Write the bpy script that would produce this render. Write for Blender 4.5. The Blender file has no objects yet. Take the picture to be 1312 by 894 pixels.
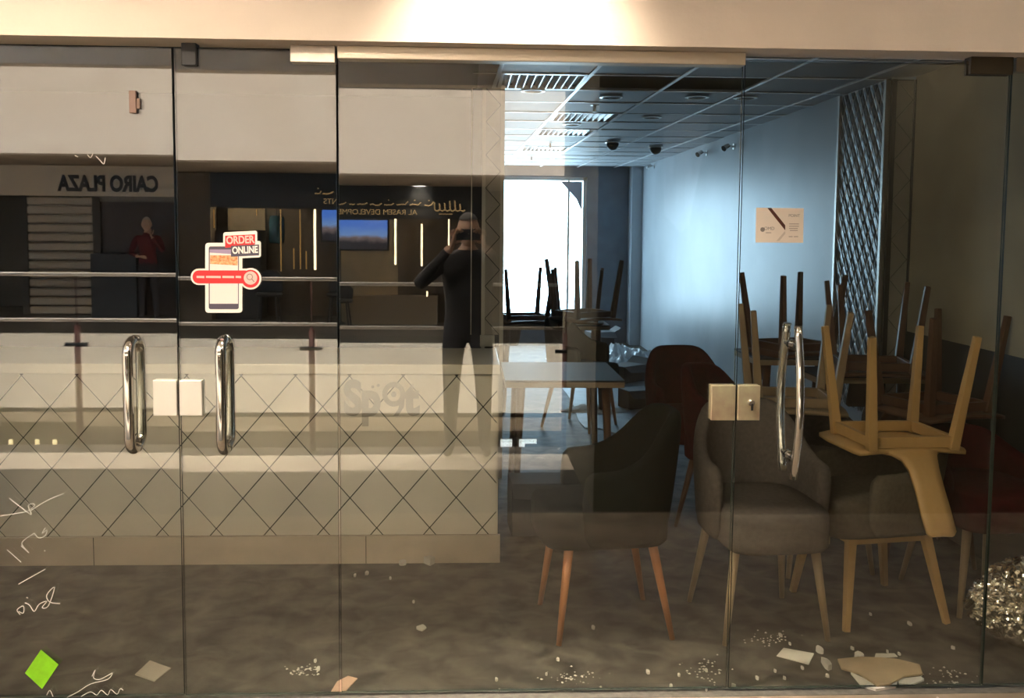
import bpy, bmesh, math, random
from mathutils import Vector, Matrix, noise
random.seed(7)
SC = bpy.context.scene
COL = SC.collection
PI = math.pi

# ------------------------------------------------------------------ camera
FPX, PPX, PPY, W, H = 1250.0, 656.0, 394.0, 1312, 894
CAM = Vector((0.0, -3.15, 1.55))
DN = Vector((-136.0, 15576.0, FPX)).normalized()
FW = Vector((-56.0, -(136.0 * 56.0 + FPX * FPX) / 15576.0, FPX)).normalized()
RT = DN.cross(FW)
# world axes seen in the camera's (right, down, forward) frame -> rotation
Rw = Matrix((RT, FW, -DN)).transposed()            # cam(rdf) = Rw @ world
cx_ = Vector((Rw[0][0], Rw[0][1], Rw[0][2])); cy_ = -Vector((Rw[1][0], Rw[1][1], Rw[1][2])); cz_ = -Vector((Rw[2][0], Rw[2][1], Rw[2][2]))
cd = bpy.data.cameras.new('camera'); cam = bpy.data.objects.new('camera', cd); COL.objects.link(cam)
cam.matrix_world = Matrix(((cx_.x, cy_.x, cz_.x, CAM.x), (cx_.y, cy_.y, cz_.y, CAM.y), (cx_.z, cy_.z, cz_.z, CAM.z), (0, 0, 0, 1)))
cd.sensor_width = 36.0; cd.sensor_fit = 'HORIZONTAL'; cd.lens = FPX / W * 36.0
cd.shift_x = (W / 2 - PPX) / W; cd.shift_y = (PPY - H / 2) / W
cd.clip_start = 0.01; cd.clip_end = 200
SC.camera = cam
# ------------------------------------------------------------------ world, lights, exposure
wd = bpy.data.worlds.new('world'); SC.world = wd; wd.use_nodes = True
bg = wd.node_tree.nodes['Background']; bg.inputs[0].default_value = (0.52, 0.75, 1.0, 1); bg.inputs[1].default_value = 21.0
SC.view_settings.view_transform = 'Standard'; SC.view_settings.look = 'None'
SC.view_settings.exposure = 0.0; SC.view_settings.gamma = 1.0; SC.view_settings.use_curve_mapping = False
cy = SC.cycles
cy.max_bounces = 10; cy.diffuse_bounces = 4; cy.glossy_bounces = 5; cy.transparent_max_bounces = 24
cy.caustics_reflective = False; cy.caustics_refractive = False; cy.sample_clamp_indirect = 6.0

def area(name, loc, size, power, col, rot=(0, 0, 0), portal=False, spread=PI):
    l = bpy.data.lights.new(name, 'AREA'); l.shape = 'RECTANGLE'; l.size, l.size_y = size
    l.energy = power; l.color = col; l.spread = spread
    o = bpy.data.objects.new(name, l); COL.objects.link(o); o.location = loc; o.rotation_euler = rot
    if portal: l.cycles.is_portal = True
    return o
area('atrium_skylight', (-2.5, -5.4, 6.6), (12, 2.6), 5100, (1.0, 0.88, 0.745))  # unseen area light under the closed roof, placed to brighten the slab edges
area('window_portal', (1.1, 10.55, 1.3), (1.7, 2.3), 1, (1, 1, 1), (-PI / 2, 0, 0), portal=True)

# ------------------------------------------------------------------ pixel measuring helpers (1312 x 894)
def ray(px, py):
    c = Vector((px - PPX, py - PPY, FPX)); return Rw.transposed() @ c
def onY(px, py, Y=0.0):
    r = ray(px, py); return CAM + r * ((Y - CAM.y) / r.y)
def onZ(px, py, Z=0.0):
    r = ray(px, py); return CAM + r * ((Z - CAM.z) / r.z)
def seen(px, py, Y):
    """a real place behind the photographer (Y < 0) that the shop glass shows at px, py"""
    p = onY(px, py, -Y); return Vector((p.x, Y, p.z))

# ------------------------------------------------------------------ materials
MATS = {}
def mat(name, col, rough=0.6, metal=0.0, var=0.0, vscale=6.0, bump=0.0, bscale=40.0, emit=None, estr=0.0, spec=0.5, col2=None, dist=0.0):
    if name in MATS: return MATS[name]
    m = bpy.data.materials.new(name); m.use_nodes = True; nt = m.node_tree; b = nt.nodes['Principled BSDF']
    b.inputs['Base Color'].default_value = (*col, 1); b.inputs['Roughness'].default_value = rough
    b.inputs['Metallic'].default_value = metal; b.inputs['Specular IOR Level'].default_value = spec
    if var > 0 or col2:
        tc = nt.nodes.new('ShaderNodeTexCoord'); n = nt.nodes.new('ShaderNodeTexNoise'); r = nt.nodes.new('ShaderNodeValToRGB')
        n.inputs['Scale'].default_value = vscale; n.inputs['Detail'].default_value = 6; n.inputs['Distortion'].default_value = dist
        lo = tuple(max(0, c * (1 - var)) for c in col); hi = tuple(min(1, c * (1 + var)) for c in col)
        if col2: lo, hi = col, col2
        r.color_ramp.elements[0].color = (*lo, 1); r.color_ramp.elements[1].color = (*hi, 1)
        r.color_ramp.elements[0].position = 0.35; r.color_ramp.elements[1].position = 0.68
        nt.links.new(tc.outputs['Object'], n.inputs['Vector']); nt.links.new(n.outputs['Fac'], r.inputs['Fac'])
        nt.links.new(r.outputs['Color'], b.inputs['Base Color'])
    if bump > 0:
        tc = nt.nodes.new('ShaderNodeTexCoord'); n = nt.nodes.new('ShaderNodeTexNoise'); bp = nt.nodes.new('ShaderNodeBump')
        n.inputs['Scale'].default_value = bscale; n.inputs['Detail'].default_value = 4
        bp.inputs['Strength'].default_value = bump; bp.inputs['Distance'].default_value = 0.02
        nt.links.new(tc.outputs['Object'], n.inputs['Vector']); nt.links.new(n.outputs['Fac'], bp.inputs['Height']); nt.links.new(bp.outputs['Normal'], b.inputs['Normal'])
    if emit:
        b.inputs['Emission Color'].default_value = (*emit, 1); b.inputs['Emission Strength'].default_value = estr
    MATS[name] = m; return m
def wood(name, a, c, scale=8.0):
    if name in MATS: return MATS[name]
    m = mat(name, a, 0.5); nt = m.node_tree; b = nt.nodes['Principled BSDF']
    tc = nt.nodes.new('ShaderNodeTexCoord'); mp = nt.nodes.new('ShaderNodeMapping'); n = nt.nodes.new('ShaderNodeTexNoise'); r = nt.nodes.new('ShaderNodeValToRGB')
    mp.inputs['Scale'].default_value = (1, 1, 0.12); n.inputs['Scale'].default_value = scale * 5; n.inputs['Detail'].default_value = 5
    r.color_ramp.elements[0].color = (*a, 1); r.color_ramp.elements[1].color = (*c, 1)
    nt.links.new(tc.outputs['Object'], mp.inputs['Vector']); nt.links.new(mp.outputs['Vector'], n.inputs['Vector'])
    nt.links.new(n.outputs['Fac'], r.inputs['Fac']); nt.links.new(r.outputs['Color'], b.inputs['Base Color']); return m
def glass(name, fac, tint):
    if name in MATS: return MATS[name]
    m = bpy.data.materials.new(name); m.use_nodes = True; nt = m.node_tree; nt.nodes.remove(nt.nodes['Principled BSDF'])
    o = nt.nodes['Material Output']; mx = nt.nodes.new('ShaderNodeMixShader'); t = nt.nodes.new('ShaderNodeBsdfTransparent'); g = nt.nodes.new('ShaderNodeBsdfGlossy')
    t.inputs[0].default_value = (*tint, 1); g.inputs['Roughness'].default_value = 0.0; g.inputs[0].default_value = (1, 1, 1, 1)
    mx.inputs[0].default_value = fac
    nt.links.new(t.outputs[0], mx.inputs[1]); nt.links.new(g.outputs[0], mx.inputs[2]); nt.links.new(mx.outputs[0], o.inputs[0])
    MATS[name] = m; return m

M_PANE = glass('storefront_glass', 0.11, (0.93, 0.945, 0.92))
M_BGL = glass('balustrade_glass', 0.03, (0.95, 0.97, 0.96))
M_EDGE = mat('glass_edge', (0.035, 0.05, 0.04), 0.25)
M_CHROME = mat('chrome', (0.82, 0.79, 0.74), 0.07, 1.0)
M_PLATE = mat('polished_plate', (1.0, 0.97, 0.9), 0.42, 0.8)
M_BRUSH = mat('brushed_steel', (0.50, 0.44, 0.37), 0.38, 1.0, var=0.08, vscale=30)
M_ALU = mat('aluminium', (0.72, 0.70, 0.66), 0.32, 1.0)
M_BLACK = mat('black_plastic', (0.012, 0.012, 0.013), 0.45)
M_HEAD = mat('cream_render', (0.82, 0.70, 0.585), 0.75, var=0.06, vscale=3, bump=0.05, bscale=60)
M_CREAM = mat('cream_paint', (0.66, 0.60, 0.52), 0.8, var=0.05)
M_FASCIA = mat('white_fascia', (0.72, 0.66, 0.60), 0.7, col2=(0.82, 0.78, 0.73), vscale=0.9, dist=0.8)
M_SOFFIT = mat('soffit', (0.50, 0.43, 0.36), 0.8)
M_CFLOOR = mat('corridor_stone', (0.22, 0.18, 0.132), 0.45, col2=(0.38, 0.31, 0.235), vscale=5, dist=0.5)
M_CDARK = mat('corridor_granite', (0.035, 0.032, 0.028), 0.4, var=0.3)
M_CLIGHT = mat('corridor_marble', (0.62, 0.54, 0.46), 0.4, var=0.08)
M_COLUMN = mat('column_cladding', (0.08, 0.072, 0.048), 0.7, var=0.15, vscale=2)
M_DARKW = mat('dark_cladding', (0.055, 0.05, 0.042), 0.6, var=0.2, vscale=2)
M_FLOOR = mat('dusty_concrete', (0.022, 0.020, 0.016), 0.62, col2=(0.13, 0.113, 0.092), vscale=8, dist=0.5, bump=0.25, bscale=14, spec=0.35)
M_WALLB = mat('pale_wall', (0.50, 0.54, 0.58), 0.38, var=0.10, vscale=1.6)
M_OLIVE = mat('olive_wall', (0.46, 0.42, 0.31), 0.7, var=0.12, vscale=2)
M_LOWER = mat('dark_dado', (0.03, 0.03, 0.028), 0.6)
M_KDARK = mat('kitchen_dark', (0.02, 0.019, 0.018), 0.8)
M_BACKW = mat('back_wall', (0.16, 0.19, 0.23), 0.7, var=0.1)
M_CTILE = mat('ceiling_tile', (0.42, 0.43, 0.45), 0.55, var=0.06, vscale=30)
M_TBAR = mat('ceiling_bar', (0.85, 0.86, 0.88), 0.28)
M_SLAB = mat('slab', (0.2, 0.2, 0.2), 0.9)
M_TILE = mat('counter_tile', (0.76, 0.69, 0.57), 0.22, var=0.05, vscale=4)
M_GROUT = mat('dark_grout', (0.02, 0.018, 0.015), 0.9)
M_PLINTH = mat('counter_plinth', (0.60, 0.49, 0.37), 0.4, var=0.08)
M_CTOP = mat('counter_top', (0.84, 0.76, 0.63), 0.3, var=0.04)
M_PRINT = mat('grey_lettering', (0.40, 0.36, 0.30), 0.5)
M_LATT = mat('mirror_tile', (0.22, 0.24, 0.26), 0.32, 0.8)
M_GREYF = mat('grey_fabric', (0.135, 0.112, 0.10), 0.95, spec=0.15, var=0.12, vscale=60, bump=0.2, bscale=250)
M_TAUPE = mat('taupe_fabric', (0.15, 0.125, 0.095), 0.95, spec=0.15, var=0.12, vscale=60, bump=0.2, bscale=250)
M_BLKF = mat('charcoal_fabric', (0.010, 0.0105, 0.009), 0.95, var=0.15, vscale=40, spec=0.12)
M_REDF = mat('maroon_fabric', (0.06, 0.007, 0.008), 0.9, spec=0.12, var=0.2, vscale=30)
M_PURF = mat('plum_grey_fabric', (0.13, 0.105, 0.105), 0.95, spec=0.15, var=0.12, vscale=50)
M_OAK = wood('oak', (0.54, 0.32, 0.11), (0.64, 0.41, 0.17))
M_ORNG = wood('orange_beech', (0.36, 0.13, 0.045), (0.46, 0.18, 0.065))
M_TAN = wood('dull_beech', (0.30, 0.21, 0.12), (0.38, 0.27, 0.16))
M_WALN = wood('walnut', (0.10, 0.045, 0.025), (0.15, 0.07, 0.04))
M_DKTOP = mat('dark_tabletop', (0.035, 0.035, 0.04), 0.5, spec=0.25)
M_EDGEW = wood('table_edge_wood', (0.28, 0.2, 0.12), (0.36, 0.26, 0.17))
M_PAPER = mat('paper', (0.62, 0.58, 0.50), 0.85, var=0.06)
M_CARD = mat('cardboard', (0.42, 0.31, 0.19), 0.9, var=0.12)
M_PLAST = mat('plaster_bit', (0.68, 0.64, 0.57), 0.9, var=0.1)
M_GREEN = mat('neon_green', (0.28, 0.72, 0.02), 0.5, var=0.1, vscale=30)
M_MARK = mat('white_marker', (0.85, 0.83, 0.78), 0.7)
M_FOIL = mat('crumpled_foil', (0.88, 0.82, 0.70), 0.16, 1.0)
M_WHITE = mat('sticker_white', (0.85, 0.79, 0.73), 0.5)
M_RED = mat('sticker_red', (0.62, 0.02, 0.025), 0.45)
M_PINK = mat('sticker_pink', (0.85, 0.50, 0.45), 0.5)
M_NAVY = mat('sticker_navy', (0.07, 0.06, 0.09), 0.45)
M_BROWN = mat('sticker_brown', (0.075, 0.02, 0.012), 0.5)
M_GTEXT = mat('sticker_grey', (0.25, 0.22, 0.20), 0.6)

# ------------------------------------------------------------------ mesh helpers
class MB:
    def __init__(s): s.v = []; s.f = []
    def add(s, vs, fs):
        k = len(s.v); s.v += [tuple(v) for v in vs]; s.f += [tuple(i + k for i in f) for f in fs]; return s
    def box(s, x0, x1, y0, y1, z0, z1):
        return s.add([(x0, y0, z0), (x1, y0, z0), (x1, y1, z0), (x0, y1, z0), (x0, y0, z1), (x1, y0, z1), (x1, y1, z1), (x0, y1, z1)],
                     [(0, 3, 2, 1), (4, 5, 6, 7), (0, 1, 5, 4), (1, 2, 6, 5), (2, 3, 7, 6), (3, 0, 4, 7)])
    def rod(s, p, q, r0, r1=None, n=10, square=False, up=None):
        p, q = Vector(p), Vector(q); r1 = r0 if r1 is None else r1
        d = (q - p).normalized(); u = Vector(up) if up else (Vector((1, 0, 0)) if abs(d.x) < 0.8 else Vector((0, 1, 0)))
        a = (u - d * u.dot(d)).normalized(); b = d.cross(a); n = 4 if square else n; o = PI / 4 if square else 0
        vs = []
        for c, r in ((p, r0), (q, r1)):
            for i in range(n):
                t = o + 2 * PI * i / n; vs.append(c + (a * math.cos(t) + b * math.sin(t)) * r)
        fs = [tuple(range(n - 1, -1, -1)), tuple(range(n, 2 * n))] + [(i, (i + 1) % n, n + (i + 1) % n, n + i) for i in range(n)]
        return s.add(vs, fs)
    def tube(s, pts, r, n=10, closed=False):
        pts = [Vector(p) for p in pts]; vs = []; N = len(pts); a = None
        for i, p in enumerate(pts):
            d = ((pts[(i + 1) % N] - pts[i - 1]) if closed else (pts[min(i + 1, N - 1)] - pts[max(i - 1, 0)])).normalized()
            if a is None: a = (Vector((1, 0, 0)) if abs(d.x) < 0.8 else Vector((0, 1, 0)))
            a = (a - d * a.dot(d)).normalized(); b = d.cross(a); rr = r[i] if isinstance(r, (list, tuple)) else r
            for k in range(n):
                t = 2 * PI * k / n; vs.append(p + (a * math.cos(t) + b * math.sin(t)) * rr)
        fs = []
        for i in range(N if closed else N - 1):
            j = (i + 1) % N
            fs += [(i * n + k, i * n + (k + 1) % n, j * n + (k + 1) % n, j * n + k) for k in range(n)]
        if not closed: fs += [tuple(range(n - 1, -1, -1)), tuple((N - 1) * n + k for k in range(n))]
        return s.add(vs, fs)
    def prism(s, poly, t, frame=None):
        """poly of 2D points; frame(u, v, w) -> 3D, thickness t along w"""
        n = len(poly); fr = frame or (lambda u, v, w: (u, v, w))
        vs = [fr(u, v, 0) for u, v in poly] + [fr(u, v, t) for u, v in poly]
        return s.add(vs, [tuple(range(n - 1, -1, -1)), tuple(range(n, 2 * n))] + [(i, (i + 1) % n, n + (i + 1) % n, n + i) for i in range(n)])
    def lathe(s, prof, n=20, axis_frame=None):
        fr = axis_frame or (lambda a, b, c: (a, b, c)); vs = []
        for r, z in prof:
            for k in range(n): vs.append(fr(r * math.cos(2 * PI * k / n), r * math.sin(2 * PI * k / n), z))
        fs = [(i * n + k, i * n + (k + 1) % n, (i + 1) * n + (k + 1) % n, (i + 1) * n + k) for i in range(len(prof) - 1) for k in range(n)]
        fs += [tuple(range(n - 1, -1, -1)), tuple((len(prof) - 1) * n + k for k in range(n))]
        return s.add(vs, fs)
    def mesh(s, name, smooth=False):
        me = bpy.data.meshes.new(name); me.from_pydata(s.v, [], s.f); me.validate()
        bm = bmesh.new(); bm.from_mesh(me); bmesh.ops.recalc_face_normals(bm, faces=bm.faces); bm.to_mesh(me); bm.free()
        if smooth: me.shade_smooth()
        return me
    def build(s, name, m, parent=None, smooth=False, bevel=0.0, sub=0, loc=None):
        return link(name, s.mesh(name, smooth), m, parent, bevel, sub, loc)
def link(name, me, m, parent=None, bevel=0.0, sub=0, loc=None):
    o = bpy.data.objects.new(name, me); COL.objects.link(o)
    if m and not me.materials: me.materials.append(m)
    if parent: o.parent = parent
    if loc is not None: o.location = loc
    if bevel > 0:
        b = o.modifiers.new('bevel', 'BEVEL'); b.width = bevel; b.segments = 2; b.limit_method = 'ANGLE'
    if sub:
        b = o.modifiers.new('sub', 'SUBSURF'); b.levels = sub; b.render_levels = sub
    return o
def tag(o, label, cat=None, group=None, kind=None):
    o['label'] = label
    if cat: o['category'] = cat
    if group: o['group'] = group
    if kind: o['kind'] = kind
    return o
def struct(o, label=None, cat=None):
    o['kind'] = 'structure'
    if label: o['label'] = label
    o['category'] = cat or o.name.split('_')[0].split('.')[0]
    return o
def empty(name, loc=(0, 0, 0), rot=(0, 0, 0)):
    o = bpy.data.objects.new(name, None); COL.objects.link(o); o.location = loc; o.rotation_euler = rot; o.empty_display_size = 0.1; return o
def copy_tree(o, parent=None):
    c = o.copy(); COL.objects.link(c); c.parent = parent
    for ch in list(o.children): copy_tree(ch, c)
    return c
def bx(name, m, x0, x1, y0, y1, z0, z1, parent=None, bevel=0.0):
    return MB().box(x0, x1, y0, y1, z0, z1).build(name, m, parent, bevel=bevel)
def text_mesh(name, body, size, m, parent, pos, right, up, extrude=0.0005, align='CENTER', stretch=None, bold=0.0):
    c = bpy.data.curves.new(name, 'FONT'); c.body = body; c.size = size; c.extrude = extrude; c.align_x = align; c.align_y = 'CENTER'; c.offset = bold
    t = bpy.data.objects.new('tmp', c); COL.objects.link(t); bpy.context.view_layer.update()
    me = bpy.data.meshes.new_from_object(t.evaluated_get(bpy.context.evaluated_depsgraph_get()))
    bpy.data.objects.remove(t); bpy.data.curves.remove(c)
    r, u = Vector(right), Vector(up); n = r.cross(u); k = stretch or 1.0
    for v in me.vertices:
        q = v.co.copy(); v.co = Vector(pos) + r * q.x * k + u * q.y + n * q.z
    me.materials.clear()
    return link(name, me, m, parent)
FRX, FRZ = (1, 0, 0), (0, 0, 1)           # lettering that faces the photographer
def front(u, v, w): return (u, -w, v)     # prism frame on a plane facing the photographer

# ================================================================== THE SETTING
# ---- shop
struct(bx('floor', M_FLOOR, -4, 2.6, 0.02, 10.6, -0.2, 0), 'dusty dark concrete floor inside the empty shop')
struct(bx('wall_left', M_KDARK, -4.15, -4, -0.1, 10.6, 0, 2.5), 'dark left wall of the shop behind the counter')
struct(bx('wall_kitchen', M_KDARK, -4, 0.20, 3.3, 3.4, 0, 2.5), 'dark wall behind the tiled service counter')
struct(bx('wall_divider', M_KDARK, 0.14, 0.20, 3.4, 10.2, 0, 2.5), 'dark partition running back from the tiled pillar')
struct(bx('wall_right', M_WALLB, 2.33, 2.62, 2.215, 10.2, 0, 2.45), 'pale bluish right wall of the shop lit by the back window')
struct(bx('wall_side', M_OLIVE, 2.46, 2.62, 0.08, 2.2, 1.0, 2.45), 'dull olive wall on the right above the dark dado')
struct(bx('wall_dado', M_LOWER, 2.455, 2.62, 0.08, 2.2, 0, 1.0), 'dark lower part of the olive wall')  # lower wall in one dark colour
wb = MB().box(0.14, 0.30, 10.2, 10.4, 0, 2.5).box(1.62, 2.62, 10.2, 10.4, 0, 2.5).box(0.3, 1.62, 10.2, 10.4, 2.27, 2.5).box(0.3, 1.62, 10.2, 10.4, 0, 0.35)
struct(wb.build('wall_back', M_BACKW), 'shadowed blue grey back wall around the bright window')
bx('pier', M_WALLB, 2.19, 2.33, 9.9, 10.2, 0, 2.45, bpy.data.objects['wall_back'])['label'] = 'pale corner pier'
win = struct(empty('window_3', (0.96, 10.25, 0.35)), 'overexposed daylit window at the far end of the shop', 'window')
for nm, b in (('window_frame', (-0.66, -0.61, 0, 0.08, 0, 1.92)), ('window_frame', (0.61, 0.66, 0, 0.08, 0, 1.92)), ('window_frame', (-0.66, 0.66, 0, 0.08, 1.87, 1.92)),
              ('window_frame', (-0.66, 0.66, 0, 0.08, 0, 0.05)), ('mullion', (0.40, 0.43, 0.02, 0.06, 0, 1.9))):
    bx(nm, M_ALU, *b, win)
bx('pane', M_BGL, -0.61, 0.61, 0.035, 0.04, 0.05, 1.87, win)
MB().prism([(0.30, 1.86), (0.6, 1.86), (0.6, 1.45), (0.52, 1.62)], 0.006, lambda u, v, w: (u, 0.02 - w, v)).build('torn_film', mat('torn_film', (0.3, 0.33, 0.42), 0.6), win)['label'] = 'torn corner of window film'
# ---- suspended ceiling of separate tiles on a white bar grid
ceil = struct(bx('ceiling', M_SLAB, -4.15, 2.62, 0.0, 10.4, 2.46, 2.56), 'suspended tile ceiling of the shop on a white bar grid')
SH = -0.026
def cx(i, y): return 0.60 + 0.508 * i + SH * (y - 5)
ROW0, RH = 0.53, 0.585
tiles = {}
diffs = {(-1, 3), (0, 6), (0, 8), (0, 11)}; holes = {(0, 3), (1, 3)}
tile_me = {}
def tile_mesh(w, lab):
    mb = MB(); g = 0.008
    mb.add([(g, g, 0.012), (w - g, g, 0.012), (w - g + SH * RH, RH - g, 0.012), (g + SH * RH, RH - g, 0.012),
            (g, g, 0), (w - g, g, 0), (w - g + SH * RH, RH - g, 0), (g + SH * RH, RH - g, 0)],
           [(0, 1, 2, 3), (7, 6, 5, 4), (0, 4, 5, 1), (1, 5, 6, 2), (2, 6, 7, 3), (3, 7, 4, 0)])
    me = mb.mesh('ceiling_tile'); me.materials.append(M_CTILE); return me
TM = tile_mesh(0.508, 'a'); TL = tile_mesh(0.40, 'b')
for j in range(16):
    y = ROW0 + RH * j
    for i in range(-1, 4):
        if (i, j) in diffs or (i, j) in holes: continue
        if i == 3 and y > 1.8: o = link('ceiling_tile', TL, None, ceil)
        else: o = link('ceiling_tile', TM, None, ceil)
        o.location = (cx(i, y), y, 2.402 + (0.004 if (i + j) % 3 else 0.0))
for i in range(-1, 5):
    if i == 4: continue
    MB().add([(cx(i, .1) - .011, .1, 2.398), (cx(i, .1) + .011, .1, 2.398), (cx(i, 10.2) + .011, 10.2, 2.398), (cx(i, 10.2) - .011, 10.2, 2.398),
              (cx(i, .1) - .011, .1, 2.405), (cx(i, .1) + .011, .1, 2.405), (cx(i, 10.2) + .011, 10.2, 2.405), (cx(i, 10.2) - .011, 10.2, 2.405)],
             [(0, 3, 2, 1), (4, 5, 6, 7), (0, 1, 5, 4), (1, 2, 6, 5), (2, 3, 7, 6), (3, 0, 4, 7)]).build('ceiling_bar', M_TBAR, ceil)
for j in range(17):
    y = ROW0 + RH * j; bx('ceiling_bar', M_TBAR, 0.02, 2.33 if y > 2.2 else 2.46, y - .009, y + .009, 2.399, 2.404, ceil)
bx('kitchen_soffit', M_KDARK, -4, 0.05, 0.05, 3.3, 2.402, 2.414, ceil)
# ---- mall corridor, atrium and the gallery opposite (all behind the photographer, seen mirrored in the glass)
struct(bx('floor_corridor', M_CFLOOR, -12, 6.5, -2.05, -0.04, -0.2, 0), 'brown stone floor of the mall corridor')
struct(bx('floor_threshold', mat('threshold_stone', (0.13, 0.125, 0.11), 0.7, var=0.2, vscale=40), -4, 2.6, -0.04, 0.02, -0.2, 0.002), 'grey speckled threshold under the shop glass')
struct(bx('floor_band', M_CDARK, -12, 6.5, -3.02, -2.05, -0.2, 0), 'dark granite band in the corridor floor')
struct(bx('floor_border', M_CLIGHT, -12, 6.5, -3.46, -3.02, -0.3, 0), 'pale marble strip before the balustrade')
struct(bx('floor_edge', M_CDARK, -12, 6.5, -3.7, -3.46, -0.3, 0), 'dark stone edge under the balustrade')
struct(bx('ceiling_corridor', M_CREAM, -12, 6.5, -3.7, -0.1, 3.0, 3.6), 'cream corridor ceiling over the shop front')
struct(bx('trim_beam', M_CREAM, -12, 6.5, -3.75, -3.6, 2.60, 3.6), 'downstand beam at the edge of the corridor')
struct(bx('wall_header', M_HEAD, -4.2, 6.5, -0.1, 0.05, 2.118, 3.1), 'cream rendered lintel above the glass shop front')
struct(bx('wall_front_left', M_HEAD, -12, -1.83, -0.1, 0.05, 0, 2.12), 'cream pier left of the glass shop front')
struct(bx('wall_front_right', M_HEAD, 2.47, 6.5, -0.1, 0.05, 0, 2.12), 'cream pier right of the glass shop front')
struct(bx('wall_column', M_COLUMN, 0.69, 6.5, -3.9, -2.05, 0, 3.0), 'wide dark clad column behind the photographer')
struct(bx('wall_corridor_end', M_CREAM, 6.5, 6.7, -14.8, 0.1, -5, 7), 'end wall of the mall corridor')
struct(bx('wall_atrium_end', M_CREAM, -12.2, -12, -14.8, 0.1, -5, 7), 'far end wall of the mall atrium')
struct(bx('ceiling_atrium', M_SLAB, -12.2, 6.7, -14.8, 0.1, 7, 7.2), 'roof over the mall atrium')  # unseen roof, put in to keep the blue sky out
struct(bx('floor_atrium', M_CLIGHT, -12.2, 6.7, -14.8, 0.1, -5.2, -5), 'lowest floor of the mall atrium')  # marble kept pale to throw light back up
struct(bx('wall_upper_near', M_DARKW, -12, 6.5, -3.9, -3.75, 3.5, 7), 'upper storey wall above the corridor edge')  # added to stop blue sky light leaking into the atrium
struct(bx('wall_upper', M_DARKW, -12, 6.5, -10.8, -10.6, 3.62, 7), 'dark upper storey across the atrium')
struct(bx('wall_under', M_CREAM, -12, 6.5, -3.7, -3.5, -5, -0.3), 'dark wall under the corridor edge')  # cream chosen to bounce light onto the lower slab edge
struct(bx('trim_1', M_FASCIA, -12, 6.5, -10.6, -10.2, 2.436, 3.62), 'pale plastered upper slab edge across the atrium')
struct(bx('ceiling_gallery', M_SOFFIT, -12, 6.5, -14.6, -10.6, 2.44, 2.7), 'brown soffit over the gallery across the atrium')
struct(bx('trim_2', M_FASCIA, -12, 6.5, -10.5, -10.2, -0.98, 0.0), 'pale plastered lower slab edge across the atrium')
struct(bx('floor_gallery', M_CDARK, -12, 6.5, -14.6, -10.5, -0.3, 0), 'dark gallery floor across the atrium')
struct(bx('ceiling_lower', M_SOFFIT, -12, 6.5, -14.6, -10.5, -0.98, -0.8), 'brown soffit of the lower gallery')
struct(bx('wall_lower', M_DARKW, -12, 6.5, -13.4, -13.2, -5, -0.98), 'dark shop wall of the lower gallery')
struct(bx('trim_3', M_FASCIA, -12, 6.5, -13.2, -13.15, -1.86, -1.62), 'pale sign band of the lower gallery')
struct(bx('wall_gallery', M_DARKW, -12, 6.5, -14.8, -14.6, -0.3, 2.7), 'dark back wall of the shops across the atrium')

# ================================================================== SHOP FRONT
Z_TOP = 2.105
def pane_obj(name, x0, x1, z0, z1, slope, parent):
    """12 mm glass sheet on a grid, leaning or bowing by slope(z)"""
    n = 24; ys = [0.0]; zs = [z0 + (z1 - z0) * k / n for k in range(n + 1)]
    for k in range(n): ys.append(ys[-1] + slope((zs[k] + zs[k + 1]) / 2) * (zs[k + 1] - zs[k]))
    m = ys[n // 2]; ys = [y - m for y in ys]; mb = MB(); vs = []
    for k in range(n + 1): vs += [(x0, ys[k] - .006, zs[k]), (x1, ys[k] - .006, zs[k]), (x1, ys[k] + .006, zs[k]), (x0, ys[k] + .006, zs[k])]
    fs = []; mi = []
    for k in range(n):
        a, b = 4 * k, 4 * k + 4
        for e, i in ((0, 0), (1, 1), (2, 0), (3, 1)): fs.append((a + e, a + (e + 1) % 4, b + (e + 1) % 4, b + e)); mi.append(i)
    fs += [(3, 2, 1, 0), (4 * n, 4 * n + 1, 4 * n + 2, 4 * n + 3)]; mi += [1, 1]
    me = bpy.data.meshes.new(name); me.from_pydata(vs, [], fs); me.materials.append(M_PANE); me.materials.append(M_EDGE)
    for p, i in zip(me.polygons, mi): p.material_index = i; p.use_smooth = (i == 0)
    bm = bmesh.new(); bm.from_mesh(me)
    bmesh.ops.recalc_face_normals(bm, faces=bm.faces)
    for e in bm.edges:
        if len(e.link_faces) == 2 and e.link_faces[0].material_index != e.link_faces[1].material_index: e.smooth = False
    bm.to_mesh(me); bm.free()
    return link(name, me, None, parent)
def d_handle(parent, x, z0, z1, side, r=0.0165, off=0.06):
    pts = []
    s = -1 if side == 'front' else 1; R = 0.045
    for k in range(7):
        t = PI / 2 * k / 6; pts.append((x, s * (off - R + R * math.sin(t)) if k else s * 0.004, z1 - R + R * math.cos(t)))
    pts[0] = (x, s * .006, z1); pts.insert(1, (x, s * (off - R), z1))
    q = [(a, b, z0 + z1 - c) for a, b, c in reversed(pts)]
    return MB().tube(pts + q, r, 14).build('handle', M_CHROME, parent, smooth=True)
def bow_handle(parent, x, z0, z1, side):
    s = -1 if side == 'front' else 1; pts = []
    for k in range(17):
        t = k / 16; pts.append((x, s * (0.052 + 0.045 * math.sin(PI * t)), z0 + (z1 - z0) * t))
    h = MB().tube(pts, 0.0135, 12).build('handle', M_CHROME, parent, smooth=True)
    for t in (0.13, 0.87):
        z = z0 + (z1 - z0) * t; y = s * (0.052 + 0.045 * math.sin(PI * t))
        MB().rod((x, s * .006, z), (x, y, z), 0.010, n=12).rod((x, s * .006, z), (x, s * .014, z), 0.017, n=14).build('standoff', M_CHROME, h, smooth=False)
    return h
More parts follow.
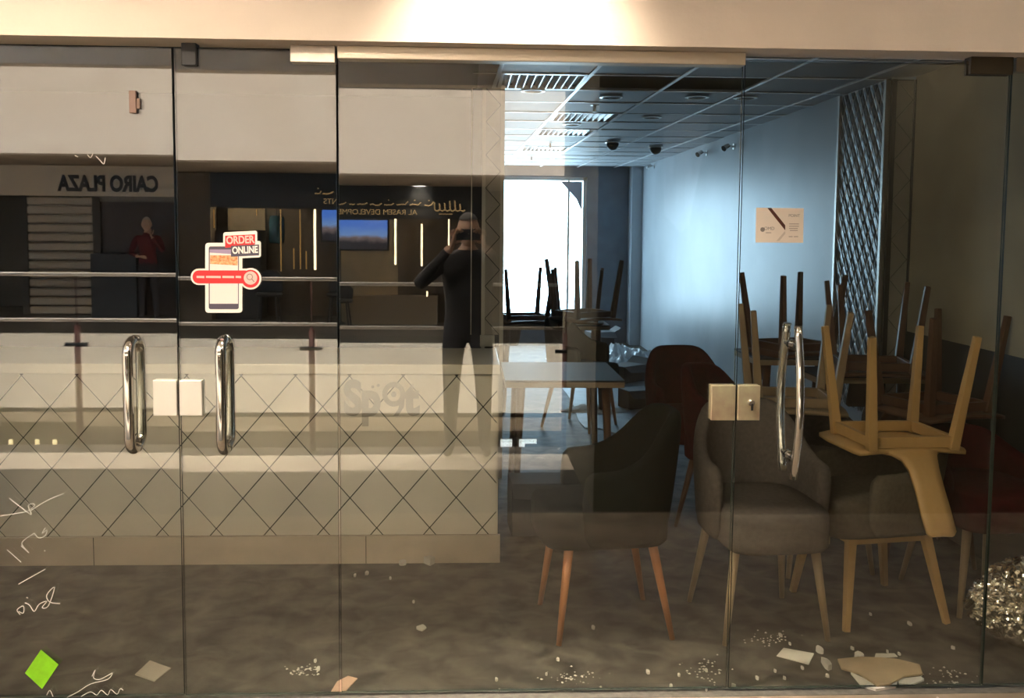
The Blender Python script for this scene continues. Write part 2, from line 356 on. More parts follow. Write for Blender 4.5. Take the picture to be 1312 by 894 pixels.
def lock_plate(parent, x0, x1, z0, z1, keyhole=None, m=None):
    l = bx('lock_plate', m or M_PLATE, x0, x1, -0.019, -0.0065, z0, z1, parent, bevel=0.002)
    bx('lock_plate', m or M_PLATE, x0, x1, 0.0065, 0.019, z0, z1, parent, bevel=0.002)
    if keyhole:
        kx, kz = keyhole
        MB().lathe([(0.011, 0), (0.011, 0.010), (0.008, 0.014)], 14, lambda a, b, c: (kx + a, -0.019 - c, kz + b)).build('lock_cylinder', M_BRUSH, l, smooth=False)
        bx('keyway', M_BLACK, kx - .003, kx + .004, -0.0345, -0.032, kz - .024, kz - .002, l)
    return l
def patch(parent, x0, x1, z0, z1, m, name='patch_fitting'):
    return MB().box(x0, x1, -0.022, -0.0065, z0, z1).box(x0, x1, 0.0065, 0.022, z0, z1).box(x0, x1, -0.022, 0.022, z1 - .004, z1 + .006).build(name, m, parent, bevel=0.002)
PLATE_WARM = mat('worn_plate', (1.0, 0.76, 0.52), 0.40, 0.85, var=0.25, vscale=12)  # tan tint painted in for the warm reflection on the right plates
d1 = struct(empty('door_1'), 'leftmost frameless glass door leaf with a chrome pull and white marker writing', 'door')
pane_obj('glass_pane', -1.82, -0.928, 0.012, Z_TOP, lambda z: -0.0032, d1)
d_handle(d1, -1.066, 0.838, 1.186, 'front'); d_handle(d1, -1.066, 0.838, 1.186, 'back')
lock_plate(d1, -1.004, -0.9285, 0.945, 1.060)
d2 = struct(empty('door_2'), 'narrow frameless glass door leaf carrying the order online sticker', 'door')
pane_obj('glass_pane', -0.9215, -0.4195, 0.012, Z_TOP, lambda z: 0.0, d2)
d_handle(d2, -0.779, 0.834, 1.190, 'front'); d_handle(d2, -0.779, 0.834, 1.190, 'back')
lock_plate(d2, -0.9205, -0.849, 0.945, 1.060)
patch(d2, -0.559, -0.4195, 2.065, 2.112, M_BRUSH)
bl = patch(d2, -0.894, -0.849, 2.050, 2.114, M_BLACK, 'door_stop'); bl['label'] = 'black square stop at the top of the leaf'
w1 = struct(empty('window_1'), 'wide fixed glass pane under a pale transom rail between the doors', 'window')
pane_obj('glass_pane', -0.4125, 0.8795, 0.012, 2.085, lambda z: (-3 + 29 * (z - .78) / 1.26) / 2500.0, w1)
bx('transom_rail', mat('transom_metal', (0.78, 0.68, 0.54), 0.42, 0.6), -0.412, 0.8795, -0.030, 0.030, 2.077, 2.117, w1, bevel=0.003)
lock_plate(w1, 0.799, 0.8795, 0.930, 1.046, m=PLATE_WARM)
d3 = struct(empty('door_3'), 'right frameless glass door with a bowed chrome pull and white card', 'door')
pane_obj('glass_pane', 0.886, 1.757, 0.012, Z_TOP - .01, lambda z: 0.0004, d3)
bow_handle(d3, 1.068, 0.745, 1.245, 'front'); bow_handle(d3, 1.068, 0.745, 1.245, 'back')
lock_plate(d3, 0.8865, 0.961, 0.930, 1.046, keyhole=(0.930, 0.99), m=PLATE_WARM)
patch(d3, 1.616, 1.757, 2.062, 2.112, mat('bronze_patch', (0.10, 0.085, 0.06), 0.5, 0.6))
w2 = struct(empty('window_2'), 'fixed glass pane at the right end of the shop front', 'window')
pane_obj('glass_pane', 1.764, 2.465, 0.012, Z_TOP - .01, lambda z: -0.0003, w2)
patch(w2, 1.766, 1.86, 2.072, 2.112, M_BRUSH)

# ---- stickers, cards and writing on the glass
YS = -0.0075
def gp(px, py): p = onY(px, py, -0.0075); return (p.x, p.z)
def flat(name, m, pxpoly, parent, lay, z=0.0003):
    return MB().prism([gp(*p) for p in pxpoly], z, lambda u, v, w: (u, YS - lay * 0.0004 - w, v)).build(name, m, parent)
def rrect(x0, y0, x1, y1, r, n=5):
    out = []
    for cxx, cyy, a in ((x1 - r, y0 + r, -90), (x1 - r, y1 - r, 0), (x0 + r, y1 - r, 90), (x0 + r, y0 + r, 180)):
        for k in range(n + 1):
            t = math.radians(a + 90 * k / n); out.append((cxx + r * math.cos(t), cyy + r * math.sin(t)))
    return out
def circ(x, y, r, n=24): return [(x + r * math.cos(2 * PI * k / n), y + r * math.sin(2 * PI * k / n)) for k in range(n)]
def slant(poly, cxx, k): return [(x, y - (x - cxx) * k) for x, y in poly]
st = tag(empty('order_sticker'), 'red and white phone shaped ORDER ONLINE sticker on the narrow glass door', 'sticker')
flat('phone_backing', M_WHITE, rrect(263, 311, 310.5, 400.5, 4), st, 0)
flat('bar_backing', M_WHITE, rrect(244.5, 344, 325, 365, 10), st, 0.2)
flat('lens_backing', M_WHITE, circ(321, 357, 13.8), st, 0.4)
flat('order_backing', M_WHITE, slant(rrect(286, 296.5, 329.5, 318, 3), 307, 0.05), st, 0.6)
flat('online_backing', M_WHITE, slant(rrect(294, 309.5, 334.5, 330.5, 3), 314, 0.05), st, 0.8)
flat('phone_body', M_NAVY, rrect(267.5, 315.5, 306, 396, 2.5), st, 1)
flat('phone_screen', mat('screen_print', (0.80, 0.70, 0.66), 0.4), [(268.8, 321), (305, 321), (305, 389), (268.8, 389)], st, 1.3)
flat('food_picture', mat('food_print', (0.55, 0.16, 0.05), 0.5, col2=(0.85, 0.50, 0.25), vscale=120), [(269.2, 327), (304.6, 327), (304.6, 340), (269.2, 338)], st, 1.6)
flat('screen_shade', mat('screen_blue', (0.32, 0.24, 0.38), 0.4), [(268.8, 319.5), (305, 319.5), (305, 326), (268.8, 323.5)], st, 1.7)
flat('red_bar', M_RED, rrect(246.8, 346.3, 322, 363, 8), st, 2)
flat('red_ring', M_RED, circ(321, 357, 11.6), st, 2.2)
flat('lens_disc', M_PINK, circ(321, 356, 8.6), st, 2.5)
rg = MB().tube([(gp(*p)[0], YS - 0.0015, gp(*p)[1]) for p in circ(320, 354.6, 3.6, 18)], 0.0015, 6, closed=True)
q = gp(323, 357.5); q2 = gp(325.8, 361); rg.rod((q[0], YS - .0015, q[1]), (q2[0], YS - .0015, q2[1]), 0.0018, n=6).build('magnifier', M_GTEXT, st)
flat('order_panel', M_RED, slant([(288.5, 301), (327, 301), (327, 314), (314, 316), (288.5, 316.5)], 307, 0.05), st, 1.9)
flat('online_panel', M_NAVY, slant([(296, 314), (332, 314), (332, 328), (296, 328)], 314, 0.05), st, 2.0)
def ptext(name, body, px, py, hpx, m, parent, lay, tilt=0.0, stretch=1.0, bold=0.0):
    x, z = gp(px, py); c, s_ = math.cos(tilt), math.sin(tilt)
    return text_mesh(name, body, hpx * 0.00252 / 0.72, m, parent, (x, YS - lay * .0004, z), (c, 0, s_), (-s_, 0, c), 0.0002, stretch=stretch, bold=bold)
ptext('lettering', 'ORDER', 307.8, 307.6, 9.6, M_PINK, st, 3.2, 0.05, 0.80, 0.001)
ptext('lettering', 'ONLINE', 314.0, 320.5, 8.6, M_WHITE, st, 3.2, 0.05, 0.74, 0.001)
for a, b in ((252, 262), (264, 283), (285, 300), (302, 309)):
    flat('web_address', M_PINK, [(a, 353.2), (b, 353.4), (b, 356.2), (a, 356.0)], st, 3)
cdn = tag(empty('white_card'), 'small white printed card with a brown slash stuck to the right glass door', 'card')
flat('card_sheet', mat('card_stock', (0.78, 0.69, 0.60), 0.6), [(968.8, 266), (1029.8, 266.8), (1029, 311), (968, 310.5)], cdn, 0)
flat('brown_slash', M_BROWN, [(983, 266.2), (988.2, 266.3), (1006, 288.5), (1006, 295)], cdn, 1)
flat('grey_fold', mat('card_fold', (0.6, 0.52, 0.45), 0.7), [(1005.5, 296), (1006.3, 299), (998.5, 308.5), (994.5, 308.7)], cdn, 1)
flat('round_emblem', M_GTEXT, circ(977, 294, 2.9), cdn, 1)
ptext('lettering', 'OMD', 985.6, 292.8, 4.2, M_GTEXT, cdn, 1.5, stretch=1.0)
ptext('lettering', 'POINT', 1017.5, 276.3, 3.6, M_GTEXT, cdn, 1.5, stretch=1.0)
for yy, a, b in ((286.3, 1011, 1023.5), (289.2, 1011, 1023.5), (292, 1011, 1022), (294.6, 1012, 1022), (302.5, 1010.5, 1015.5), (302.5, 1017, 1022.5), (297.5, 981, 988)):
    flat('small_print', mat('card_print', (0.42, 0.36, 0.31), 0.7), [(a, yy), (b, yy), (b, yy + 1.1), (a, yy + 1.1)], cdn, 1)
gn = tag(MB().prism([gp(52.5, 832), gp(75, 851), gp(54, 882.5), gp(32, 862)], 0.0006, lambda u, v, w: (u, YS - w, v)).build('sticky_note', M_GREEN),
         'bright neon green square note stuck low on the left glass door', 'note')
tg = tag(bx('door_sensor', mat('tan_sensor', (0.20, 0.125, 0.095), 0.5), gp(164, 0)[0], gp(173.5, 0)[0], -0.022, -0.0075, gp(0, 143)[1], gp(0, 114)[1], bevel=0.002),
         'small tan plastic sensor block high on the left glass door', 'sensor')
bx('sensor_tab', mat('tan_sensor', (0.20, 0.125, 0.095), 0.5), gp(173.6, 0)[0], gp(177.5, 0)[0], -0.018, -0.0075, gp(0, 137)[1], gp(0, 124)[1], tg)
def writing(label, strokes, w=1.1):
    e = tag(empty('marker_writing'), label, 'writing')
    for s_ in strokes:
        pts = [Vector((gp(*p)[0], YS - .0006, gp(*p)[1])) for p in s_]
        if len(pts) > 2:                                     # smooth the stroke
            out = []
            for i in range(len(pts) - 1):
                p0, p1, p2, p3 = pts[max(i - 1, 0)], pts[i], pts[i + 1], pts[min(i + 2, len(pts) - 1)]
                for k in range(4):
                    t = k / 4; out.append(0.5 * ((2 * p1) + (p2 - p0) * t + (2 * p0 - 5 * p1 + 4 * p2 - p3) * t * t + (3 * p1 - p0 - 3 * p2 + p3) * t ** 3))
            pts = out + [pts[-1]]
        MB().tube(pts, w * 0.00126, 6).build('stroke', M_MARK, e)
    return e
writing('white hand written word on the left door just above the counter plinth',
        [[(0, 661), (18, 658), (34, 655), (44, 648), (42, 645), (36, 648), (40, 659), (26, 649), (12, 638)], [(38, 655), (60, 641), (82, 632)]])
writing('white hand written numerals crossing the counter plinth on the left door',
        [[(9, 704), (18, 712), (27, 720)], [(27, 699), (37, 708), (28, 697), (33, 690), (44, 683)], [(44, 683), (50, 689), (58, 686), (60, 679), (54, 683), (58, 676)], [(57, 705), (58, 706)]])
writing('short white marker dash below the numerals on the left door', [[(24, 748), (40, 739), (58, 729)]], 1.2)
writing('white hand written looping word above the green note on the left door',
        [[(26, 787), (22, 781), (30, 776), (30, 785), (24, 783)], [(32, 772), (38, 775), (44, 783), (50, 774), (60, 770), (54, 778), (62, 776), (70, 752), (60, 762), (64, 771), (77, 773)], [(34, 765), (36, 766)]])
writing('white marker scrawl right of the green note at the bottom of the left door',
        [[(118, 866), (122, 858), (120, 868), (128, 870), (140, 864), (144, 862), (138, 870), (116, 876), (100, 886), (86, 893)],
         [(104, 892), (116, 886), (124, 890), (130, 884), (138, 890), (142, 883), (150, 889), (154, 882), (158, 884)], [(60, 890), (64, 884), (68, 892)]], 0.9)
writing('faint white marker tick high on the left door by the mirrored sign',
        [[(96, 199), (100, 201)], [(112, 198), (116, 202), (119, 197)], [(123, 200), (128, 205), (133, 210), (135, 202)]], 0.8)

# ================================================================== COUNTER AND PILLARS
YC = 1.30
cn = tag(empty('service_counter', (0, 0, 0)), 'long cream counter faced with diamond tiles behind the left glass doors', 'counter')
XE = 0.140
bx('body', M_GROUT, -3.9, XE - 0.004, YC + 0.006, YC + 0.55, 0.0, 0.885, cn)
bx('plinth', M_PLINTH, -3.9, XE + 0.015, YC - 0.012, YC + 0.012, 0.0, 0.130, cn)
bx('plinth_joint', M_GROUT, -1.705, -1.702, YC - 0.0135, YC - 0.011, 0.0, 0.130, cn); bx('plinth_joint', M_GROUT, -0.467, -0.464, YC - 0.0135, YC - 0.011, 0.0, 0.130, cn)
bx('countertop', M_CTOP, -3.9, XE + 0.008, YC - 0.018, YC + 0.60, 0.885, 0.932, cn, bevel=0.004)
bx('end_panel', M_TILE, XE - 0.004, XE + 0.004, YC + 0.012, YC + 0.55, 0.13, 0.885, cn)
HWX, HHZ = 0.1225, 0.142          # half diagonals of a diamond tile
def clip(poly, axis, lim, keep_less):
    out = []
    for i in range(len(poly)):
        a, b = poly[i], poly[(i + 1) % len(poly)]
        ina = (a[axis] <= lim) == keep_less; inb = (b[axis] <= lim) == keep_less
        if ina: out.append(a)
        if ina != inb:
            t = (lim - a[axis]) / (b[axis] - a[axis]); out.append((a[0] + (b[0] - a[0]) * t, a[1] + (b[1] - a[1]) * t))
    return out
def diamonds(parent, name, m, u0, u1, v0, v1, hu, hv, uo, vo, frame, gap=0.004, t=0.009, lift=0.0, limit=None):
    cache = {}; n = 0
    for j in range(math.floor((v0 - vo) / hv) - 1, math.ceil((v1 - vo) / hv) + 2):
        for i in range(math.floor((u0 - uo) / hu) - 1, math.ceil((u1 - uo) / hu) + 2):
            if (i + j) % 2: continue
            cu, cv = uo + i * hu, vo + j * hv
            if cu + hu < u0 or cu - hu > u1 or cv + hv < v0 or cv - hv > v1: continue
            k = gap
            poly = [(cu - hu + k, cv), (cu, cv - hv + k), (cu + hu - k, cv), (cu, cv + hv - k)]
            whole = cu - hu >= u0 and cu + hu <= u1 and cv - hv >= v0 and cv + hv <= v1
            for ax, lim, less in ((0, u0, False), (0, u1, True), (1, v0, False), (1, v1, True)):
                if len(poly) > 2: poly = clip(poly, ax, lim, less)
            if len(poly) < 3: continue
            ar = abs(sum(poly[q][0] * poly[(q + 1) % len(poly)][1] - poly[(q + 1) % len(poly)][0] * poly[q][1] for q in range(len(poly)))) / 2
            if ar < 0.0002: continue
            if whole and 'w' in cache:
                o = link(name, cache['w'][0], None, parent); b = Vector(frame(*cache['w'][1], 0)); o.location = Vector(frame(cu, cv, 0)) - b; continue
            mb = MB(); pc = (sum(p[0] for p in poly) / len(poly), sum(p[1] for p in poly) / len(poly))
            if lift:                                   # pillowed tile: raised centre facet
                inn = [(pc[0] + (p[0] - pc[0]) * .62, pc[1] + (p[1] - pc[1]) * .62) for p in poly]; L = len(poly)
                mb.add([frame(*p, 0) for p in poly] + [frame(*p, t) for p in poly] + [frame(*p, t + lift) for p in inn],
                       [(a, (a + 1) % L, L + (a + 1) % L, L + a) for a in range(L)] + [(L + a, L + (a + 1) % L, 2 * L + (a + 1) % L, 2 * L + a) for a in range(L)] + [tuple(range(2 * L, 3 * L))])
            else: mb.prism(poly, t, frame)
            me = mb.mesh(name); me.materials.append(m); link(name, me, None, parent)
            if whole: cache['w'] = (me, (cu, cv))
diamonds(cn, 'diamond_tile', M_TILE, -2.4, XE - 0.004, 0.132, 0.883, HWX, HHZ, -1.765, 0.306 - HHZ, lambda u, v, w: (u, YC + 0.006 - w, v), 0.0034, 0.0032)
bx('tile_run', M_TILE, -3.9, -2.402, YC + 0.003, YC + 0.012, 0.132, 0.883, cn)
# old shop name left as grey letters on the tiles
def ct(px, py): p = onY(px, py, YC); return p.x, p.z
sg = tag(empty('counter_lettering'), 'faint grey Spot lettering on the diamond tiles of the counter', 'lettering')
x0, z0 = ct(464, 513); text_mesh('lettering', 'Sp', 0.215, M_PRINT, sg, (x0, YC + .0005, z0 + .004), FRX, FRZ, 0.0008, stretch=0.80, bold=0.010)
x0, z0 = ct(527, 513); text_mesh('lettering', 't', 0.215, M_PRINT, sg, (x0, YC + .0005, z0 + .004), FRX, FRZ, 0.0008, stretch=0.85, bold=0.010)
x0, z0 = ct(504.5, 505); mo = MB()
for r0, r1 in ((.030, .052), (0.0001, .012)):
    n = 28; vs = [(x0 + r * math.cos(2 * PI * k / n) , YC - w, z0 + r * 1.1 * math.sin(2 * PI * k / n)) for w in (-.001, .001) for r in (r0, r1) for k in range(n)]
    fs = []
    for k in range(n):
        j = (k + 1) % n; fs += [(k, j, n + j, n + k), (2 * n + k, 3 * n + k, 3 * n + j, 2 * n + j), (n + k, n + j, 3 * n + j, 3 * n + k), (k, 2 * n + k, 2 * n + j, j)]
    mo.add(vs, fs)
mo.prism([(x0 + .028, z0 - .03), (x0 + .050, z0 - .01), (x0 + .046, z0 - .06), (x0 + .020, z0 - .100), (x0 - .002, z0 - .100), (x0 + .02, z0 - .07)], .002, lambda u, v, w: (u, YC + .001 - w, v)).build('round_letter', M_PRINT, sg)
for px, py in ((477.5, 495.5), (484.5, 493.5)):
    xx, zz_ = ct(px, py); MB().lathe([(.007, 0), (.007, .002)], 12, lambda a, b, c: (xx + a, YC + .001 - c, zz_ + b)).build('letter_dot', M_PRINT, sg)
# tiled pillar at the counter's end
pl = struct(empty('trim_4'), 'tiled pillar with pale metal corner strips at the right end of the counter', 'pillar')
bx('pillar_core', M_KDARK, 0.02, 0.216, 2.86, 3.3, 0, 2.4, pl)
bx('pillar_face', M_GROUT, 0.104, 0.194, 2.85, 2.86, 0, 2.4, pl)
M_PTILE = mat('pillar_tile', (0.46, 0.41, 0.34), 0.3, var=0.05)
diamonds(pl, 'diamond_tile', M_PTILE, 0.104, 0.194, 0.9, 2.4, 0.09, 0.10, 0.104, 0.9, lambda u, v, w: (u, 2.85 - w, v), 0.003, 0.006)
for a, b in ((0.082, 0.104), (0.194, 0.218)): bx('corner_strip', mat('pale_strip', (0.66, 0.60, 0.5), 0.4, 0.3), a, b, 2.835, 2.86, 0, 2.4, pl)
bx('back_strip', mat('pale_strip', (0.66, 0.60, 0.5), 0.4, 0.3), 0.016, 0.022, 2.84, 2.86, 0.9, 2.4, pl)
bx('switch_box', mat('switch_box', (0.62, 0.58, 0.5), 0.5), 0.075, 0.165, 2.81, 2.835, 0.83, 0.90, pl, bevel=0.003)
# mirror tiled panel on the right wall and the narrow tiled return beside it
lt = struct(empty('trim_5'), 'silver mirror tile panel in diamond pattern on the right wall', 'panel')
bx('panel_back', mat('bright_joint', (0.9, 0.92, 0.95), 0.35, 0.4), 2.318, 2.33, 2.225, 2.93, 0.5, 2.395, lt)  # bright backing colour stands in for glints at the joints
diamonds(lt, 'mirror_tile', M_LATT, 2.255, 2.90, 0.5, 2.39, 0.0537, 0.075, 2.255, 0.5, lambda u, v, w: (2.318 - w, u, v), 0.0065, 0.002, 0.004)
M_GLINT = mat('bright_strip', (0.92, 0.94, 0.97), 0.3, 0.5)  # strips coloured bright for light caught on the tile edges
for k in range(-9, 26):
    c0 = 0.5 + k * 0.075 * 2 / 2 * 1.0 * 1.0
    if k % 2: continue
    sl = 0.075 / 0.0537; pa, pb_ = 2.256, 2.90; za, zb_ = c0, c0 + sl * (pb_ - pa)
    if zb_ > 2.39: pb_ -= (zb_ - 2.39) / sl; zb_ = 2.39
    if za < 0.5: pa += (0.5 - za) / sl; za = 0.5
    if pb_ - pa < .02: continue
    MB().add([(x, y, z + dz) for x in (2.317, 2.309) for (y, z, dz) in ((pa, za, -.005), (pb_, zb_, -.005), (pb_, zb_, .005), (pa, za, .005))],
             [(0, 1, 2, 3), (7, 6, 5, 4), (0, 4, 5, 1), (1, 5, 6, 2), (2, 6, 7, 3), (3, 7, 4, 0)]).build('bright_strip', M_GLINT, lt)
for a, b in ((2.225, 2.252), (2.902, 2.93)): bx('edge_strip', M_ALU, 2.302, 2.33, a, b, 0.5, 2.395, lt)
rt = struct(empty('trim_6'), 'narrow tiled return with dark edges right of the silver panel', 'trim')
bx('return_core', M_GROUT, 2.335, 2.462, 2.205, 2.214, 0, 2.39, rt)
diamonds(rt, 'diamond_tile', mat('return_tile', (0.36, 0.34, 0.29), 0.4, var=0.06), 2.352, 2.448, 0.3, 2.385, 0.096, 0.11, 2.352, 0.3, lambda u, v, w: (u, 2.205 - w, v), 0.003, 0.006)
bx('dark_strip', M_BLACK, 2.325, 2.350, 2.19, 2.214, 0, 2.39, rt); bx('dark_strip', M_BLACK, 2.450, 2.464, 2.19, 2.214, 0, 2.39, rt)

# ================================================================== CHAIRS
def tub_meshes(fabric, legm, oakframe=False, back=0.86, arm=0.66):
    e = empty('armchair')
    # wrap-round shell, front faces -Y
    path = [(0.236, -0.15), (0.24, -0.08), (0.243, 0.0)]
    for k in range(1, 12):
        t = PI * k / 12; path.append((0.245 * math.cos(t), 0.03 + 0.215 * math.sin(t)))
    path += [(-0.243, 0.0), (-0.24, -0.08), (-0.236, -0.15)]
    N = len(path); vs = []; 
    for i, (x, y) in enumerate(path):
        u = abs(2 * i / (N - 1) - 1); s = max(0.0, min(1.0, (u - 0.28) / 0.5)); s = s * s * (3 - 2 * s)
        top = back + (arm - back) * s; lean = 0.035 * (1 - s); th = 0.048
        a, b = Vector(path[max(i - 1, 0)]), Vector(path[min(i + 1, N - 1)]); d = (b - a).normalized(); n = Vector((d.y, -d.x))
        P = lambda off, z, ln: (x + n.x * off + 0, y + n.y * off + ln, z)
        vs += [P(-.008, .36, 0), P(.0, .50, lean * .3), P(.012, top - .05, lean), P(.002, top - .006, lean), P(-.024, top, lean), P(-.046, top - .012, lean), P(-.052, top - .06, lean), P(-.05, .46, 0), P(-.05, .36, 0)]
    K = 9; fs = [(i * K + k, (i + 1) * K + k, (i + 1) * K + (k + 1) % K, i * K + (k + 1) % K) for i in range(N - 1) for k in range(K)]
    fs += [tuple(range(K)), tuple((N - 1) * K + k for k in reversed(range(K)))]
    MB().add(vs, fs).build('backrest', fabric, e, smooth=True, sub=1)
    mb = MB(); pr = []
    for k in range(28):
        t = 2 * PI * k / 28; c, s = math.cos(t), math.sin(t)
        pr.append((math.copysign(abs(c) ** .38, c) * 0.203, -0.035 + math.copysign(abs(s) ** .38, s) * 0.25))
    rings = [(0.93, .355), (0.99, .372), (1.0, .41), (1.0, .47), (0.985, .495), (0.93, .508), (0.6, .516)]
    for q, z in rings: mb.v += [(x * q, -0.035 + (y + .035) * q, z) for x, y in pr]
    for r in range(len(rings) - 1): mb.f += [(r * 28 + k, r * 28 + (k + 1) % 28, (r + 1) * 28 + (k + 1) % 28, (r + 1) * 28 + k) for k in range(28)]
    mb.f += [tuple(reversed(range(28))), tuple((len(rings) - 1) * 28 + k for k in range(28))]
    mb.build('seat', fabric, e, smooth=True)
    for sx_ in (-1, 1):
        for sy, yt, yb in ((-1, -.18, -.225), (1, .14, .215)):
            if oakframe: MB().rod((sx_ * .15, yt, .372), (sx_ * .215, yb, 0), .026, .017, square=True).build('leg', legm, e, bevel=.003)
            else: MB().rod((sx_ * .155, yt, .372), (sx_ * .203, yb, 0), .019, .0105, n=12).build('leg', legm, e, smooth=True)
    if oakframe:
        MB().box(-.16, .16, -.19, -.165, .325, .362).build('seat_rail', legm, e, bevel=.002); MB().box(-.16, .16, .135, .16, .325, .362).build('seat_rail', legm, e, bevel=.002)
        for s in (-1, 1): MB().box(s * .15 - .012, s * .15 + .012, -.18, .15, .325, .362).build('seat_rail', legm, e, bevel=.002)
    return e
def oak_chair(legm, plym=None):
    e = empty('wooden_chair'); plym = plym or legm
    for sx_ in (-1, 1):
        for yt, yb in ((-.155, -.205), (.155, .215)):
            MB().rod((sx_ * .165, yt, .445), (sx_ * .21, yb, 0), .027, .018, square=True).build('leg', legm, e, bevel=.003)
    for y in (-.168, .142): bx('seat_rail', legm, -.165, .165, y, y + .024, .395, .437, e, bevel=.002)
    for x in (-.178, .154): bx('seat_rail', legm, x, x + .024, -.16, .16, .395, .437, e, bevel=.002)
    # bent plywood seat: wide sheet whose back narrows into one upright splat
    def sheet(name, rows, t):
        vs = []; n = len(rows)
        for (y, z, w) in rows:
            for u in (-1, -.5, 0, .5, 1): vs.append((u * w, y, z + (abs(u) ** 2) * .012 * (w / .23)))
        for i, (y, z, w) in enumerate(rows):
            a = rows[max(i - 1, 0)]; b = rows[min(i + 1, n - 1)]; dy, dz = b[0] - a[0], b[1] - a[1]; L = math.hypot(dy, dz)
            for u in (-1, -.5, 0, .5, 1): vs.append((u * w, y + dz / L * t, z + (abs(u) ** 2) * .012 * (w / .23) - dy / L * t))
        K = 5; O = n * K; fs = []
        for i in range(n - 1):
            for k in range(K - 1):
                fs.append((i * K + k, i * K + k + 1, (i + 1) * K + k + 1, (i + 1) * K + k)); fs.append((O + i * K + k, O + (i + 1) * K + k, O + (i + 1) * K + k + 1, O + i * K + k + 1))
            for k in (0, K - 1): fs.append((i * K + k, (i + 1) * K + k, O + (i + 1) * K + k, O + i * K + k))
        for i in (0, n - 1):
            for k in range(K - 1): fs.append((i * K + k, i * K + k + 1, O + i * K + k + 1, O + i * K + k))
        return MB().add(vs, fs).build(name, plym, e, smooth=True)
    sheet('seat', [(-.23, .452, .17), (-.215, .458, .215), (-.1, .455, .23), (.05, .452, .23), (.13, .452, .228), (.165, .455, .215)], .016)
    sheet('backrest', [(.09, .4555, .17), (.13, .4565, .13), (.17, .461, .092), (.205, .475, .070), (.24, .508, .058), (.29, .575, .055), (.34, .65, .057), (.378, .705, .055), (.386, .718, .042)], .018)
    return e
def put(proto, loc, rz=0.0, label='', group=None, flip=False, tilt=(0, 0), first=[set()], cat='chair'):
    o = proto if proto.name not in first[0] else copy_tree(proto)
    first[0].add(proto.name)
    o.rotation_mode = 'XYZ'
    m = Matrix.Translation(loc) @ Matrix.Rotation(rz, 4, 'Z') @ Matrix.Rotation(tilt[0], 4, 'X') @ Matrix.Rotation(tilt[1], 4, 'Y')
    if flip: m = m @ Matrix.Rotation(PI, 4, 'Y')
    o.matrix_world = m
    return tag(o, label, cat, group)
tub_black = tub_meshes(M_BLKF, M_ORNG); tub_grey = tub_meshes(M_GREYF, M_TAN); tub_taupe = tub_meshes(M_TAUPE, M_OAK, True, back=0.74, arm=0.62)
tub_red = tub_meshes(M_REDF, M_WALN); tub_plum = tub_meshes(M_PURF, M_WALN, back=0.73, arm=0.64)
tub_redlow = tub_meshes(M_REDF, M_TAN, back=0.70, arm=0.60); tub_greylow = tub_meshes(M_GREYF, M_TAN, back=0.76, arm=0.64)
oak = oak_chair(M_OAK); tan = oak_chair(M_TAN); waln = oak_chair(M_WALN)
put(tub_black, (0.55, 0.60, 0), -PI / 2 + 0.10, 'charcoal tub armchair on orange wooden legs close behind the glass')
put(tub_grey, (1.155, 0.60, 0), 0.08, 'grey upholstered tub armchair facing the glass beside the right door handle', 'grey tub chairs')
put(tub_taupe, (1.665, 0.72, 0), -PI / 2 + 0.16, 'taupe tub chair with square oak legs carrying an upturned oak chair')
put(oak, (1.715, 0.66, 1.158), PI + 0.06, 'oak chair upside down on the taupe tub chair, legs in the air', 'upturned chairs', True)
put(tub_redlow, (2.17, 0.84, 0), 0.1, 'dark red tub armchair at the right edge beside the foil', 'red tub chairs')
put(tub_plum, (2.17, 1.40, 0), -0.1, 'plum grey tub chair behind the red armchair at the right edge')
put(tub_greylow, (1.62, 1.30, 0), 0.1, 'grey tub chair behind the upturned oak chair, only its back showing', 'grey tub chairs')
put(tub_red, (1.39, 1.80, 0), 0.75, 'dark red armchair with slanting back in front of the pale wall', 'red tub chairs', tilt=(-.06, .08))
put(tub_red, (1.30, 2.46, 0), 0.15, 'dark red armchair half hidden behind the other red chair', 'red tub chairs')
# tables that carry the upturned chairs
def dining_table(x0, x1, y0, y1, label, h=0.75, legs=M_WALN, rz=0.0, edge=M_EDGEW):
    e = tag(empty('dining_table', ((x0 + x1) / 2, (y0 + y1) / 2, 0), (0, 0, rz)), label, 'table'); w, d = (x1 - x0) / 2, (y1 - y0) / 2
    bx('table_top', M_DKTOP, -w, w, -d, d, h - .010, h, e, bevel=.001); bx('edge_band', edge, -w + .001, w - .001, -d + .001, d - .001, h - .040, h - .010, e)
    for sx_ in (-1, 1):
        for sy in (-1, 1): MB().rod((sx_ * (w - .09), sy * (d - .09), h - .04), (sx_ * (w - .06), sy * (d - .06), 0), .024, .015, n=10).build('leg', legs, e, smooth=True)
    return e
dining_table(0.20, 0.84, 1.98, 2.70, 'dark topped dining table with pale wooden edge at the counter end')
dining_table(1.62, 2.20, 2.22, 2.68, 'dark dining table under the walnut chairs by the silver panel', 0.84)
dining_table(1.78, 2.42, 1.70, 2.04, 'dark dining table behind the upturned oak chair', 0.82)
put(tan, (1.50, 1.28, 1.20), -0.14, 'upturned chair with pale dull legs seen above the red armchair', 'upturned chairs', True)
put(waln, (1.90, 2.48, 1.305), 0.30, 'upturned walnut chair in front of the silver tile panel, left one', 'upturned chairs', True)
put(waln, (2.12, 1.84, 1.285), -0.2, 'upturned walnut chair right of the silver tile panel', 'upturned chairs', True)
put(waln, (2.17, 1.26, 1.18), 0.3, 'upturned reddish chair against the olive wall near the right door edge', 'upturned chairs', True)
